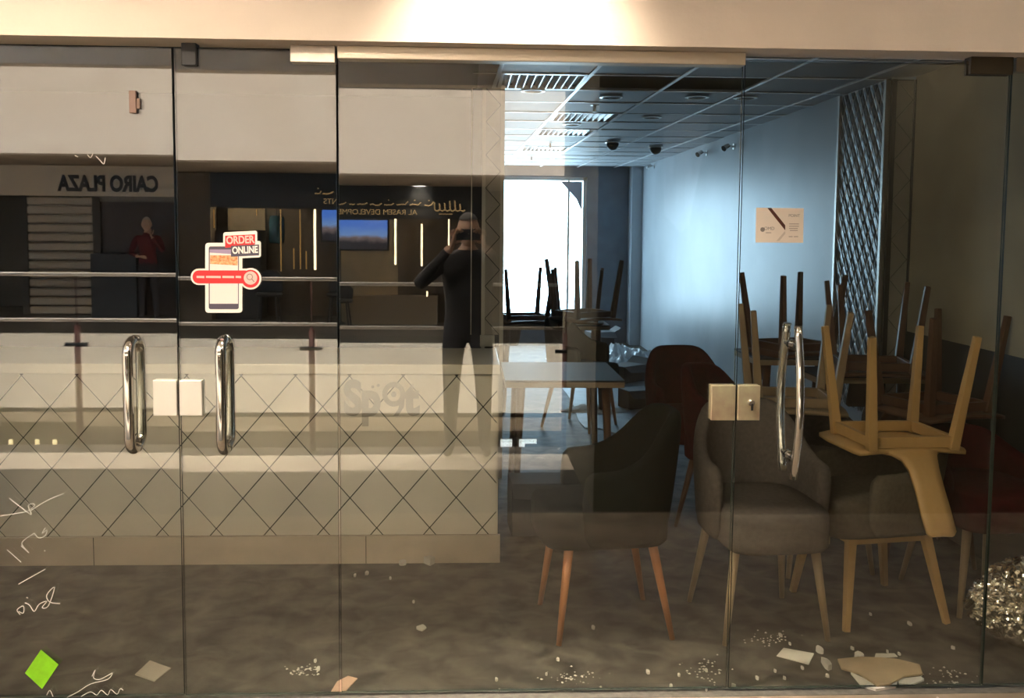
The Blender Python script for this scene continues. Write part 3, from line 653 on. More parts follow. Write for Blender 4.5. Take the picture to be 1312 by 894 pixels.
# far group in front of the window
dining_table(0.25, 1.20, 5.0, 5.48, 'far dining table silhouetted against the bright window')
put(waln, (0.48, 5.26, 1.215), 0.2, 'upturned chair silhouetted left against the bright window', 'upturned chairs', True)
put(waln, (0.95, 5.26, 1.215), -0.15, 'upturned chair silhouetted right against the bright window', 'upturned chairs', True)
put(tub_black, (0.88, 4.45, 0), 0.9, 'black armchair in the shadow under the back wall left of the debris')
put(waln, (0.90, 4.40, 1.32), 0.5, 'upturned chair beside the window jamb on the dark armchair', 'upturned chairs', True)

# ================================================================== DEBRIS ON THE FLOOR
def blob(name, m, px, py, wpx, hpx, label, cat, seed, n=9, lift=0.004, thick=0.004, curl=0.0, group=None):
    c = onZ(px, py, 0.0); d = c.y - CAM.y; sx_ = wpx * d / FPX / 2; a = onZ(px, py + hpx / 2, 0); b = onZ(px, py - hpx / 2, 0); sy = abs(b.y - a.y) / 2
    rnd = random.Random(seed); pts = []
    for k in range(n):
        t = 2 * PI * k / n; r = rnd.uniform(.72, 1.08); pts.append((math.cos(t) * sx_ * r, math.sin(t) * sy * r))
    vs = [(x, y, curl * ((x / sx_) ** 2 if sx_ else 0) * rnd.uniform(.4, 1)) for x, y in pts]; top = [(x * .97, y * .97, z + thick) for x, y, z in vs]
    L = n; mb = MB().add(vs + top + [(0, 0, thick * 1.3), (0, 0, 0)], [(k, (k + 1) % L, L + (k + 1) % L, L + k) for k in range(L)] + [(L + k, L + (k + 1) % L, 2 * L) for k in range(L)] + [((k + 1) % L, k, 2 * L + 1) for k in range(L)])
    o = mb.build(name, m, loc=(c.x, c.y, 0.001 + lift * 0)); return tag(o, label, cat, group)
def sheet_floor(name, m, poly, label, cat, thick=0.003, z=0.001, group=None):
    ps = [onZ(*p, 0.0) for p in poly]; c = sum(ps, Vector()) / len(ps)
    o = MB().prism([(p.x - c.x, p.y - c.y) for p in ps], thick).build(name, m, loc=(c.x, c.y, z)); return tag(o, label, cat, group)
sheet_floor('cardboard_sheet', M_CARD, [(1073, 850), (1100, 847), (1128, 848), (1150, 850), (1178, 857), (1182, 869), (1158, 872), (1140, 882), (1124, 884), (1100, 868), (1078, 862)], 'torn brown cardboard piece on the floor by the right door', 'cardboard', 0.006, 0.012)
sheet_floor('plaster_board', M_PLAST, [(1090, 864), (1124, 880), (1150, 874), (1148, 882), (1122, 886), (1104, 881)], 'broken white board sticking out under the brown cardboard', 'board', 0.008, 0.002)
sheet_floor('plaster_board', M_PLAST, [(1150, 872), (1180, 869), (1184, 873), (1168, 879), (1152, 878)], 'small white board chip right of the brown cardboard', 'board', 0.006, 0.002)
sheet_floor('paper_sheet', M_PAPER, [(1004, 831), (1043, 838), (1036, 852), (995, 841)], 'white paper slip on the floor before the grey armchair', 'paper')
sheet_floor('paper_sheet', mat('dusty_paper', (0.36, 0.31, 0.25), 0.9), [(192, 847), (219, 857), (198, 874), (173, 865)], 'grey dusty paper square on the floor behind the left door', 'paper')
sheet_floor('paper_sheet', mat('pink_paper', (0.55, 0.36, 0.26), 0.9), [(424, 887), (432, 874), (446, 867), (458, 870), (443, 886)], 'pinkish paper scrap at the foot of the door seam', 'paper')
sheet_floor('paper_sheet', M_PAPER, [(1146, 838), (1150, 842), (1120, 845), (1122, 838)], 'orange brown scrap behind the cardboard', 'paper')
blob('plaster_lump', M_PLAST, 550, 720, 21, 10, 'pale plaster lump against the counter plinth', 'plaster', 3, thick=0.03)
blob('paper_scrap', M_PAPER, 516, 722, 12, 6, 'crumpled white scrap left of the plaster lump', 'paper', 4, thick=0.015)
blob('paper_scrap', M_PAPER, 374, 719, 32, 5, 'flat white scrap below the middle of the counter plinth', 'paper', 5, thick=0.006)
blob('paper_scrap', M_PAPER, 420, 719, 9, 6, 'tiny white scrap by the plinth near the door seam', 'paper', 6, thick=0.01)
blob('paper_scrap', M_PAPER, 540, 805, 16, 9, 'grey paper scrap on the open floor under the wide pane', 'paper', 7, thick=0.004)
blob('paper_scrap', M_PAPER, 795, 699, 46, 7, 'white paper strip lying behind the charcoal armchair legs', 'paper', 8, thick=0.01)
blob('plaster_lump', M_PLAST, 1059, 854, 11, 13, 'white plaster lump left of the cardboard', 'plaster', 9, thick=0.02)
blob('plaster_lump', M_PLAST, 1101, 844, 12, 8, 'white plaster lump behind the cardboard', 'plaster', 10, thick=0.02)
blob('plaster_lump', M_PLAST, 1050, 835, 10, 8, 'white plaster lump beside the grey chair foot', 'plaster', 11, thick=0.014)
crumbs = [(1092, 832), (1152, 839), (1221, 831), (993, 861), (1060, 867), (1028, 857), (1115, 788), (1000, 815), (1012, 826), (636, 872), (700, 865), (640, 886), (715, 846), (830, 862), (870, 866), (404, 848), (408, 858), (940, 880), (970, 870), (905, 860), (1165, 800), (530, 772), (470, 735), (455, 738), (500, 742), (1137, 836), (1005, 870), (760, 805), (905, 885), (860, 880)]
for k, (x, y) in enumerate(crumbs):
    s = random.uniform(3.5, 6.5)
    blob('plaster_crumb', M_PLAST, x, y, s, s * .8, 'white plaster crumb scattered on the shop floor behind the glass', 'crumb', 20 + k, n=6, thick=0.008, group='plaster crumbs on the floor')
for k, (x, y, w, h) in enumerate(((985, 818, 40, 14), (905, 858, 40, 26), (1215, 868, 50, 22), (735, 868, 60, 22), (390, 860, 30, 10))):
    nm = ('before the grey armchair', 'left of the right door seam', 'beside the foil roll', 'in front of the charcoal armchair', 'behind the narrow door')[k]
    c = onZ(x, y, 0); mb = MB(); rnd = random.Random(90 + k)
    for q in range(46):
        a = onZ(x + rnd.gauss(0, w / 3), y + rnd.gauss(0, h / 3), 0); r = rnd.uniform(.0015, .006); mb.add([(a.x + r * math.cos(t) * rnd.uniform(.6, 1.3), a.y + r * math.sin(t), .0005) for t in (0, 1.6, 3.1, 4.7)] + [(a.x, a.y, r * .8)], [(0, 1, 4), (1, 2, 4), (2, 3, 4), (3, 0, 4), (3, 2, 1, 0)])
    tag(mb.build('plaster_dust', M_PLAST), 'patch of white plaster grit ' + nm, 'grit', None, 'stuff')
# crumpled foil duct at the right edge
fo = MB(); n1, n2 = 110, 84; vs = []
rn = random.Random(5)
for i in range(n1 + 1):
    t = i / n1; r = 0.03 + 0.13 * min(1, t * 2.4) ** .75
    for k in range(n2):
        a = 2 * PI * k / n2; q = Vector((t * 9, math.cos(a) * 1.6, math.sin(a) * 1.6))
        rr = r * (1 + 0.16 * noise.noise(q * 2.2) + 0.13 * (0.5 - abs(noise.noise(q * 5.5))) + 0.10 * (0.5 - abs(noise.noise(q * 13)))) + rn.uniform(-.0022, .0022)
        vs.append((t * 0.50 + .016 * noise.noise(q * 3.3), math.cos(a) * rr, max(-0.145, math.sin(a) * rr)))
fo.add(vs, [(i * n2 + k, i * n2 + (k + 1) % n2, (i + 1) * n2 + (k + 1) % n2, (i + 1) * n2 + k) for i in range(n1) for k in range(n2)] + [tuple(reversed(range(n2))), tuple(n1 * n2 + k for k in range(n2))])
o = fo.build('foil_duct', M_FOIL, loc=(1.90, 0.35, 0.146)); o.rotation_euler = (0, 0, 0.10)
tag(o, 'crumpled silver foil duct lying on the floor at the right edge', 'duct')
# rubble on the sunlit floor by the pale wall
def carton(name, m, x, y, w, d, h, rz, label, cat, flaps=True):
    e = tag(empty(name, (x, y, 0), (0, 0, rz)), label, cat)
    MB().box(-w, w, -d, d, 0, h).build('box_body', m, e, bevel=.006)
    if flaps:
        MB().add([(-w, -d, h), (w, -d, h), (w * 1.0, -d - .10, h - .07), (-w, -d - .09, h - .05), (-w, -d, h - .004), (w, -d, h - .004), (w, -d - .098, h - .074), (-w, -d - .088, h - .054)],
                 [(0, 1, 2, 3), (7, 6, 5, 4), (0, 4, 5, 1), (1, 5, 6, 2), (2, 6, 7, 3), (3, 7, 4, 0)]).build('flap', m, e)
        MB().add([(w, -d, h), (w, d, h), (w + .10, d, h + .06), (w + .09, -d, h + .05), (w, -d, h - .004), (w, d, h - .004), (w + .10, d, h + .056), (w + .09, -d, h + .046)],
                 [(0, 1, 2, 3), (7, 6, 5, 4), (0, 4, 5, 1), (1, 5, 6, 2), (2, 6, 7, 3), (3, 7, 4, 0)]).build('flap', m, e)
M_DKBOX = mat('dark_carton', (0.03, 0.03, 0.035), 0.7)
carton('carton', M_DKBOX, 1.50, 5.25, .15, .11, .17, .3, 'dark carton on the littered floor behind the charcoal armchair', 'box')
carton('carton', M_DKBOX, 1.86, 5.95, .16, .12, .20, -.4, 'black carton next to the red armchair on the littered floor', 'box')
carton('carton', M_DKBOX, 1.62, 6.72, .17, .13, .18, .7, 'dark carton nearest the white sheeting', 'box')
carton('carton', M_DKBOX, 1.70, 9.3, .16, .12, .25, .2, 'small dark carton at the foot of the far corner', 'box')
carton('carton', M_DKBOX, 0.42, 1.80, .20, .12, .27, .05, 'low black carton on the floor at the counter end before the table', 'box')  # block added to account for a dark area of floor
def crumple(name, m, x, y, w, d, h, seed, label, cat, rz=0.0):
    n = 26; vs = []; 
    for j in range(n + 1):
        for i in range(n + 1):
            u, v = i / n * 2 - 1, j / n * 2 - 1; q = Vector((u * 2 + seed, v * 2, seed)); e_ = max(0, 1 - max(abs(u), abs(v)) ** 3)
            z = h * e_ * (0.55 + 0.7 * noise.noise(q * 1.4) + 0.35 * noise.noise(q * 3.7)); vs.append((u * w * (1 + .12 * noise.noise(q)), v * d * (1 + .12 * noise.noise(q * 1.3)), max(0.003, z)))
    o = MB().add(vs, [(j * (n + 1) + i, j * (n + 1) + i + 1, (j + 1) * (n + 1) + i + 1, (j + 1) * (n + 1) + i) for j in range(n) for i in range(n)]).build(name, m, loc=(x, y, 0.001))
    s = o.modifiers.new('solid', 'SOLIDIFY'); s.thickness = 0.003; s.offset = 1; o.rotation_euler = (0, 0, rz); return tag(o, label, cat)
M_SHEET = mat('plastic_sheet', (0.66, 0.68, 0.70), 0.35, var=0.1)
crumple('plastic_sheeting', M_SHEET, 1.82, 8.1, .33, .50, .24, 1.3, 'crumpled white plastic sheeting heaped by the far corner', 'sheeting', .3)
crumple('plastic_sheeting', M_SHEET, 2.08, 7.2, .16, .26, .14, 4.1, 'smaller crumpled sheet along the pale wall', 'sheeting', .9)
crumple('paper_heap', M_PAPER, 1.62, 4.65, .14, .20, .05, 7.7, 'torn papers on the floor behind the cartons', 'paper', .4)
crumple('paper_heap', M_PAPER, 1.12, 5.1, .2, .26, .03, 9.2, 'torn white papers beside the table legs', 'paper', 1.0)
crumple('paper_heap', M_PAPER, 1.74, 5.50, .09, .13, .05, 5.2, 'white torn paper between the dark cartons', 'paper', 1.0)
crumple('dust_sheet', mat('dust_sheet', (0.40, 0.43, 0.46), 0.5, var=0.15, vscale=5), 1.55, 6.3, .60, 2.1, .014, 2.6, 'pale dust sheet spread over the floor before the far window', 'sheet')  # sheet added so its pale colour brightens the window-lit floor
pts = [onZ(806, 538), onZ(818, 548), onZ(832, 552), onZ(846, 562), onZ(835, 568), onZ(815, 556)]
tag(MB().tube([(p.x, p.y, .006) for p in pts], .006, 8).build('black_cable', M_BLACK, smooth=True), 'thin black cable lying on the bright floor behind the armchair', 'cable')

# ================================================================== CEILING FITTINGS OF THE SHOP
NAMES = {(-1, 3): 'nearest the glass beside the pillar', (0, 6): 'second from the glass', (0, 8): 'third from the glass', (0, 11): 'farthest from the glass'}
for (i, j) in sorted(diffs):
    y = ROW0 + RH * j; x = cx(i, y)
    e = tag(empty('air_diffuser', (x, y, 2.40)), 'white slatted air diffuser in the shop ceiling, ' + NAMES[(i, j)], 'diffuser', 'ceiling air diffusers')
    bx('housing', M_DKBOX, .012, .496, .012, RH - .012, .02, .035, e)
    for b in ((.012, .496, .012, .03), (.012, .496, RH - .03, RH - .012), (.012, .03, .012, RH - .012), (.478, .496, .012, RH - .012)): bx('frame', M_TBAR, *b, 0.0, .02, e)
    for k in range(9):
        u = .05 + k * .046; MB().add([(u, .03, .019), (u + .006, .03, .019), (u + .024, .03, .001), (u + .018, .03, .001), (u, RH - .03, .019), (u + .006, RH - .03, .019), (u + .024, RH - .03, .001), (u + .018, RH - .03, .001)],
             [(0, 1, 2, 3), (7, 6, 5, 4), (0, 4, 5, 1), (1, 5, 6, 2), (2, 6, 7, 3), (3, 7, 4, 0)]).build('slat', M_TBAR, e)
def ceil_at(px, py): p = onZ(px, py, 2.398); return (p.x, p.y, 2.398)
for px, py, nm in ((683, 116, 'nearest the pillar'), (783, 124, 'right of the first diffuser'), (733, 159, 'between two diffusers'), (835, 150, 'right of the second diffuser'), (955, 125, 'above the white card'), (893, 124, 'left of the right door seam')):
    e = tag(empty('downlight', ceil_at(px, py)), 'dead round ceiling downlight ' + nm, 'downlight', 'dead shop downlights')
    MB().lathe([(.075, 0), (.075, -.006), (.058, -.008), (.058, 0)], 22).build('ring', M_ALU, e, smooth=False)
    MB().lathe([(.056, -.002), (.03, .0), (.01, .001)], 18).build('lens', M_DKBOX, e)
for px, py, nm in ((785, 181, 'in the middle of the ceiling'), (840, 187, 'near the pale wall')):
    e = tag(empty('dome_camera', ceil_at(px, py)), 'dark round ceiling speaker ' + nm, 'speaker', 'ceiling speakers')  # round fittings modelled as dome cameras
    MB().lathe([(.075, 0), (.075, -.015), (.06, -.02)], 20).build('base', M_ALU, e); MB().lathe([(.06, -.02), (.055, -.05), (.035, -.075), (.01, -.085)], 18).build('dome', M_BLACK, e, smooth=True)
    e.name = 'ceiling_speaker'
for px, py, nm in ((762, 134, 'by the second diffuser'), (705, 183, 'by the third diffuser'), (681, 200, 'by the farthest diffuser')):
    e = tag(empty('sprinkler', ceil_at(px, py)), 'small hanging fire sprinkler ' + nm, 'sprinkler', 'ceiling sprinklers')
    MB().lathe([(.03, 0), (.03, -.005), (.012, -.008), (.010, -.04), (.02, -.045), (.02, -.05)], 12).build('sprinkler_head', M_ALU, e, smooth=False)
for px, py, nm in ((940, 188, 'nearest the right door seam'), (905, 196, 'in the middle of the row'), (838, 213, 'at the far corner')):
    p = onY(px, py, 2.33 * FPX / max(px - 600, 1) - 3.15); x, y, z = 2.33, p.y, p.z
    e = tag(empty('wall_spotlight', (2.33, y, z)), 'small chrome spotlight on the pale right wall ' + nm, 'spotlight', 'wall spotlights')
    MB().rod((0, 0, 0), (-.05, 0, .01), .008, n=8).rod((0, 0, 0), (-.006, 0, 0), .028, n=14).build('bracket', M_CHROME, e)
    MB().rod((-.05, .0, .012), (-.10, -.03, -.02), .018, .026, n=14).build('lamp_head', M_CHROME, e)

# ================================================================== REFLECTED SIDE: BALUSTRADE
ba = tag(empty('balustrade', (0, -3.58, 0)), 'chrome and glass balustrade of the mall atrium mirrored in the shop glass', 'balustrade')
M_RAIL = mat('satin_rail', (0.95, 0.93, 0.9), 0.34, 0.85)
zr1 = seen(330, 357, -3.58).z; zr2 = seen(330, 415, -3.58).z
MB().rod((-10, 0, zr1), (0.66, 0, zr1), .013, n=14).build('hand_rail', M_RAIL, ba, smooth=True)
MB().rod((-10, 0.0, zr2), (0.66, 0.0, zr2), .012, n=14).build('middle_rail', M_RAIL, ba, smooth=True)
M_POST = mat('post_brown', (0.10, 0.035, 0.03), 0.4)
xs = [seen(101, 500, -3.58).x, seen(400, 500, -3.58).x, seen(724, 500, -3.58).x]; sp = xs[1] - xs[0]
for x in [xs[0] - 2 * sp, xs[0] - sp] + xs:
    MB().rod((x, 0.0, 0.0), (x, 0.0, zr2 - .035), .021, n=10).rod((x, 0, zr2 - .035), (x, 0, zr2), .007, n=8).rod((x, 0, zr2), (x, 0, zr1), .006, n=8).build('post', M_POST, ba, smooth=True)
    MB().rod((x - .075, .02, zr2 - .165), (x + .075, .02, zr2 - .165), .014, n=8).build('glass_clamp', M_BLACK, ba)
    MB().lathe([(.05, 0), (.05, .012), (.03, .02)], 16).build('foot', M_CHROME, ba, loc=(x, 0, 0))
allx = [xs[0] - 2 * sp, xs[0] - sp] + xs
for a, b in zip(allx[:-1], allx[1:]): bx('glass_panel', M_BGL, a + .04, b - .04, -.005, .005, .06, zr2 - .06, ba)
# ---- corridor downlights (lintel lamp and row over the shop front, plus added brighteners)
def downlight(x, y, z, power, label, size=0.08, ang=120, blend=0.8, col=(1, .83, .65), vis=6.0, group='corridor downlights'):
    e = tag(empty('ceiling_lamp', (x, y, z)), label, 'lamp', group)
    MB().lathe([(size * 1.25, 0), (size * 1.25, -.006), (size, -.008), (size, 0)], 22).build('lamp_ring', M_ALU, e)
    MB().lathe([(size * .98, -.003), (size * .5, -.003), (.005, -.003)], 20).build('lamp_disc', mat('lamp_glow', (1, 1, 1), 0.5, emit=(1, .9, .75), estr=vis), e)
    if power:
        l = bpy.data.lights.new('lamp_light', 'SPOT'); l.energy = power; l.color = col; l.spot_size = math.radians(ang); l.spot_blend = blend; l.shadow_soft_size = size
        lo = bpy.data.objects.new('lamp_light', l); COL.objects.link(lo); lo.parent = e; lo.location = (0, 0, -.012)
    return e
downlight(0.14, -0.32, 3.0, 820, 'corridor downlight shining on the lintel above the wide pane', ang=72, blend=1.0)
downlight(-1.6, -1.35, 3.0, 230, 'corridor downlight in front of the left glass door', ang=150)
downlight(1.75, -1.0, 3.0, 26, 'corridor downlight in front of the right glass door', ang=150)
downlight(2.6, -1.74, 3.0, 210, 'corridor downlight washing the dark clad column', ang=96, blend=1.0)  # unseen lamp, added for the olive glow on the column
downlight(-0.75, -1.85, 3.0, 240, 'corridor downlight in front of the tiled counter', ang=150)  # unseen lamp, added to brighten the counter front
downlight(0.1, -2.3, 3.0, 25, 'corridor downlight just in front of the photographer', ang=150)
downlight(-1.1, -2.75, 3.0, 150, 'corridor downlight above the balustrade left of the photographer', ang=172, blend=.25)  # unseen lamp, added to lift the beam and marble strip
downlight(-3.2, -2.75, 3.0, 170, 'corridor downlight far along the corridor on the left', ang=172, blend=.25)  # another lamp added along the beam to brighten it

pp_ = [seen(x, y, -2.05) for x, y in ((851, 139), (911, 139), (899, 200), (882, 285), (872, 292), (851, 268))]
cpx = sum((p.x for p in pp_)) / 6
tag(MB().prism([(p.x - cpx, p.z - 1.6) for p in pp_], .002, lambda u, v, w: (u, w, v)).build('torn_poster', mat('poster_pale', (0.30, 0.29, 0.27), 0.7), loc=(cpx, -2.049, 1.6)), 'pale torn poster mirrored faintly left of the wall spotlights', 'poster')  # flat shape added for an unidentified pale patch in the reflection
# ---- gallery opposite
YF = -13.2
def sgn(px, py): return seen(px, py, YF)
def ly(py): return py + 8          # left door leans: its mirror picture sits 8 px high
def lc(py): return py - (-3 + 29 * (590 - py) / 490)
# sign band of the first shop
xa, xb = sgn(-40, 230).x, sgn(268, 230).x
s1 = tag(empty('shop_sign', ((xa + xb) / 2, YF, 2.2)), 'taupe shop fascia with dark CAIRO PLAZA letters mirrored in the left door', 'sign')
zt, zb = 2.436, sgn(130, ly(250)).z
bx('sign_board', mat('sign_taupe', (0.72, 0.65, 0.55), 0.5), xa - (xa + xb) / 2, xb - (xa + xb) / 2, -.05, .05, zb - 2.2, zt - 2.2, s1)
c = sgn(141, ly(235)); wtxt = sgn(205, 240).x - sgn(77, 240).x
text_mesh('lettering', 'CAIRO PLAZA', 0.35, M_BLACK, s1, (c.x - (xa + xb) / 2, .06, c.z - 2.2), (-1, 0, 0), (0, 0, 1), 0.01, stretch=wtxt / 2.22, bold=0.014)
# shutter
xs0, xs1 = sgn(37, 300).x, sgn(121, 300).x; ztop = zb
sh = tag(empty('roller_shutter', ((xs0 + xs1) / 2, YF, 0)), 'grey slatted roller shutter under the CAIRO PLAZA sign mirrored in the left door', 'shutter')
wsh = (xs1 - xs0) / 2; nsl = 13
for k in range(nsl):
    z0 = ztop * k / nsl; z1 = ztop * (k + 1) / nsl - .012
    MB().prism([(-.02, z0), (.03, z0 + .02), (.03, z1 - .02), (-.02, z1)], 2 * wsh, lambda u, v, w: (-wsh + w, u, v)).build('slat', mat('shutter_grey', (0.40, 0.34, 0.26), 0.5, 0.2), sh)
bx('guide_rail', M_DARKW, -wsh - .10, -wsh, -.05, .06, 0, ztop, sh); bx('guide_rail', M_DARKW, wsh, wsh + .12, -.05, .06, 0, ztop, sh)
xd0, xd1 = sgn(130, 300).x, sgn(224, 300).x
sd = tag(empty('dark_shopfront', ((xd0 + xd1) / 2, YF, 0)), 'dark brown shop opening behind the standing man mirrored in the left door', 'shopfront')
w_ = (xd1 - xd0) / 2
bx('opening_panel', mat('opening_brown', (0.045, 0.028, 0.02), 0.5), -w_, w_, -.04, 0, 0, ztop, sd); bx('head_frame', mat('frame_grey', (0.14, 0.13, 0.11), 0.5), -w_, w_, -.04, .05, ztop - .09, ztop, sd)
bx('dark_bench', M_BLACK, -w_, w_ * .2, 0, .5, 0, 1.02, sd)
# pillar between the shops
xp0, xp1 = sgn(229, 300).x, sgn(271, 300).x
struct(bx('wall_pier', mat('pier_brown', (0.11, 0.085, 0.06), 0.6), xp0, xp1, YF - .3, YF + .06, 0, 2.436), 'brown pier between the two shops across the atrium')
# second shop: black fascia with gilt lettering, lit interior
xq0, xq1 = xp1, sgn(625, 300).x; zf = sgn(330, 266).z
s2 = tag(empty('shop_sign', ((xq0 + xq1) / 2, YF, 2.2)), 'black shop fascia with gilt Arabic and DEVELOPMENTS lettering mirrored over the wide pane', 'sign')
xm = (xq0 + xq1) / 2
bx('sign_board', M_BLACK, xq0 - xm, xq1 - xm, -.04, .04, zf - 2.2, 2.436 - 2.2, s2)
M_GILT_GLOW = mat('gilt', (0.75, 0.52, 0.24), 0.4, 0.3, emit=(1, .7, .35), estr=0.5)  # faint glow added to the gilt letters
ca = sgn(475, lc(273)); wid = sgn(548, 270).x - sgn(404, 270).x
text_mesh('lettering', 'AL RASEM DEVELOPMENTS', 0.13, M_GILT_GLOW, s2, (ca.x - xm, .048, ca.z - 2.2 - .02), (-1, 0, 0), (0, 0, 1), 0.006, stretch=wid / 1.88)
rn = random.Random(3)
def scrawl(u0, u1, z, h, nm, dens):
    mb = MB(); u = u0
    while u < u1:
        l = rn.uniform(.08, .2); pts = [(u - xm, .05, z - 2.2)]
        for k in range(1, 5): pts.append((u + l * k / 4 - xm, .05, z - 2.2 + (rn.uniform(-.2, .2) * h if k < 4 else rn.uniform(.2, 1) * h)))
        mb.tube(pts, .011, 5); 
        if rn.random() < dens: mb.box(u + l * .4 - xm, u + l * .4 - xm + .022, .045, .055, z - 2.2 + h * 1.2, z - 2.2 + h * 1.2 + .02)
        u += l + rn.uniform(.02, .07)
    mb.build(nm, M_GILT_GLOW, s2)
scrawl(sgn(404, 262).x, sgn(548, 262).x, ca.z + .11, .06, 'arabic_lettering', .6)
cl = sgn(572, lc(268)); mb = MB()
for k in range(6):
    u = cl.x - xm - .20 + k * .085; mb.tube([(u, .05, cl.z - 2.2 + rn.uniform(.05, .12)), (u + .01, .05, cl.z - 2.2 - .05), (u + .05, .05, cl.z - 2.2 - .07), (u + .085, .05, cl.z - 2.2 - .05)], .013, 6)
mb.box(cl.x - xm - .12, cl.x - xm + .1, .045, .055, cl.z - 2.2 - .13, cl.z - 2.2 - .115)
mb.build('arabic_logo', M_GILT_GLOW, s2)
si = struct(empty('wall_showroom'), 'beige lit interior walls of the second shop across the atrium', 'wall')
M_BEIGE = mat('showroom_beige', (0.42, 0.34, 0.22), 0.7, var=0.08); M_DKPAN = mat('showroom_brown', (0.10, 0.075, 0.05), 0.6)
bx('back_panel', M_BEIGE, sgn(430, 300).x, sgn(506, 300).x, YF - .75, YF - .7, 0, zf, si)
bx('back_panel', M_BEIGE, sgn(279, 300).x, sgn(328, 300).x, YF - .75, YF - .7, 0, zf, si)
bx('back_panel', M_DKPAN, sgn(506, 300).x, sgn(640, 300).x, YF - .75, YF - .7, 0, zf, si)
bx('back_panel', M_DKPAN, sgn(328, 300).x, sgn(430, 300).x, YF - .95, YF - .9, 0, zf, si)
bx('low_cabinet', mat('cabinet_dark', (0.03, 0.024, 0.02), 0.5), sgn(262, 300).x, sgn(330, 300).x, YF - .7, YF - .2, 0, sgn(300, 295).z, si)
bx('low_cabinet', mat('cabinet_beige', (0.30, 0.24, 0.16), 0.5), sgn(440, 300).x, sgn(560, 300).x, YF - .7, YF - .3, 0, sgn(480, lc(400)).z + .25, si)
M_LED = mat('led_strip', (1, 1, 1), 0.5, emit=(1, .80, .48), estr=9.0); M_GOLD_GLOW = mat('gold_bar', (0.75, 0.50, 0.20), 0.3, 1.0, emit=(1, .6, .2), estr=0.5)  # gold bars get a faint added glow too
def led(px, y0, y1, wpx, conv, m, label, name):
    a = sgn(px, conv(y0)); b = sgn(px, conv(y1)); w = wpx * .0131 / 2
    e = tag(empty(name, (a.x, YF - .1, b.z)), label, 'light strip' if m is M_LED else 'bar', 'light strips of the second shop' if m is M_LED else 'gold bars of the second shop')
    h = a.z - b.z
    MB().rod((0, 0, 0), (0, 0, h), w, n=8).build('strip', m, e); bx('channel', M_DKPAN, -w * 1.6, w * 1.6, -w * 2.6, -w * 1.1, 0, h, e)
idn = lambda y: y
for px, y0, y1, w, cv, nm in ((402, 268, 346, 3.0, idn, 'brightest one left of the blue screen'), (506, 280, 341, 2.6, lc, 'first right of the blue screen'), (540, 289, 343, 2.4, lc, 'second right of the blue screen'), (575, 281, 324, 1.8, lc, 'third right of the blue screen'), (547, 375, 382, 2.0, lc, 'short one low by the photographer')):
    led(px, y0, y1, w, cv, M_LED, 'vertical light strip mirrored in the glass, ' + nm, 'light_strip')
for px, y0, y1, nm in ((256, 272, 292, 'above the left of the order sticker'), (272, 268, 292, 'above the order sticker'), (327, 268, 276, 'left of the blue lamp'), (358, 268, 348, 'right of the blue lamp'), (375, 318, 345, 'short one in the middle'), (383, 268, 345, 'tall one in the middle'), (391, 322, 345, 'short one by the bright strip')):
    led(px, y0, y1, 1.5, idn, M_GOLD_GLOW, 'thin gold bar mirrored in the narrow door, ' + nm, 'gold_bar')
# blue hanging lamp and the wall screen
a = sgn(349, 276); b = sgn(349, 312); r = 10 * .0131
e = tag(empty('hanging_lamp', (a.x, YF - .35, b.z)), 'blue glass cylinder lamp mirrored above the order sticker', 'lamp')
MB().lathe([(r * .9, 0), (r, .05), (r, a.z - b.z - .05), (r * .85, a.z - b.z)], 20).build('lamp_shade', mat('blue_glass', (0.02, 0.07, 0.10), 0.15, var=0.3), e, smooth=True); MB().rod((0, 0, a.z - b.z), (0, 0, zf - b.z), .012).build('lamp_cord', M_BLACK, e)
a = sgn(405, lc(283)); b = sgn(492, lc(322))
tv = tag(empty('wall_screen', ((a.x + b.x) / 2, YF - .68, b.z)), 'bright blue wall screen mirrored at the left of the wide pane', 'screen')
sw, shh = (b.x - a.x) / 2, a.z - b.z
m = mat('screen_picture', (0.0, 0.0, 0.0), 0.3, emit=(0.10, 0.30, 0.85), estr=2.2)
nt = m.node_tree; pb = nt.nodes['Principled BSDF']; tc = nt.nodes.new('ShaderNodeTexCoord'); sx2 = nt.nodes.new('ShaderNodeSeparateXYZ'); rp = nt.nodes.new('ShaderNodeValToRGB'); nz = nt.nodes.new('ShaderNodeTexNoise'); ad = nt.nodes.new('ShaderNodeMath')
nz.inputs['Scale'].default_value = 7; ad.operation = 'MULTIPLY_ADD'; ad.inputs[1].default_value = 0.25
nt.links.new(tc.outputs['Object'], nz.inputs['Vector']); nt.links.new(tc.outputs['Generated'], sx2.inputs[0]); nt.links.new(nz.outputs['Fac'], ad.inputs[0]); nt.links.new(sx2.outputs['Z'], ad.inputs[2]); nt.links.new(ad.outputs[0], rp.inputs['Fac'])
els = rp.color_ramp.elements; els[0].color = (.03, .025, .03, 1); els[0].position = .35; els[1].color = (.10, .28, .95, 1); els[1].position = .95
q = els.new(.5); q.color = (.25, .18, .17, 1); q = els.new(.62); q.color = (.25, .45, .9, 1); nt.links.new(rp.outputs['Color'], pb.inputs['Emission Color'])
bx('screen_panel', m, -sw, sw, 0, .03, 0, shh, tv); bx('bezel', M_BLACK, -sw - .03, sw + .03, -.04, -.001, -.03, shh + .03, tv)
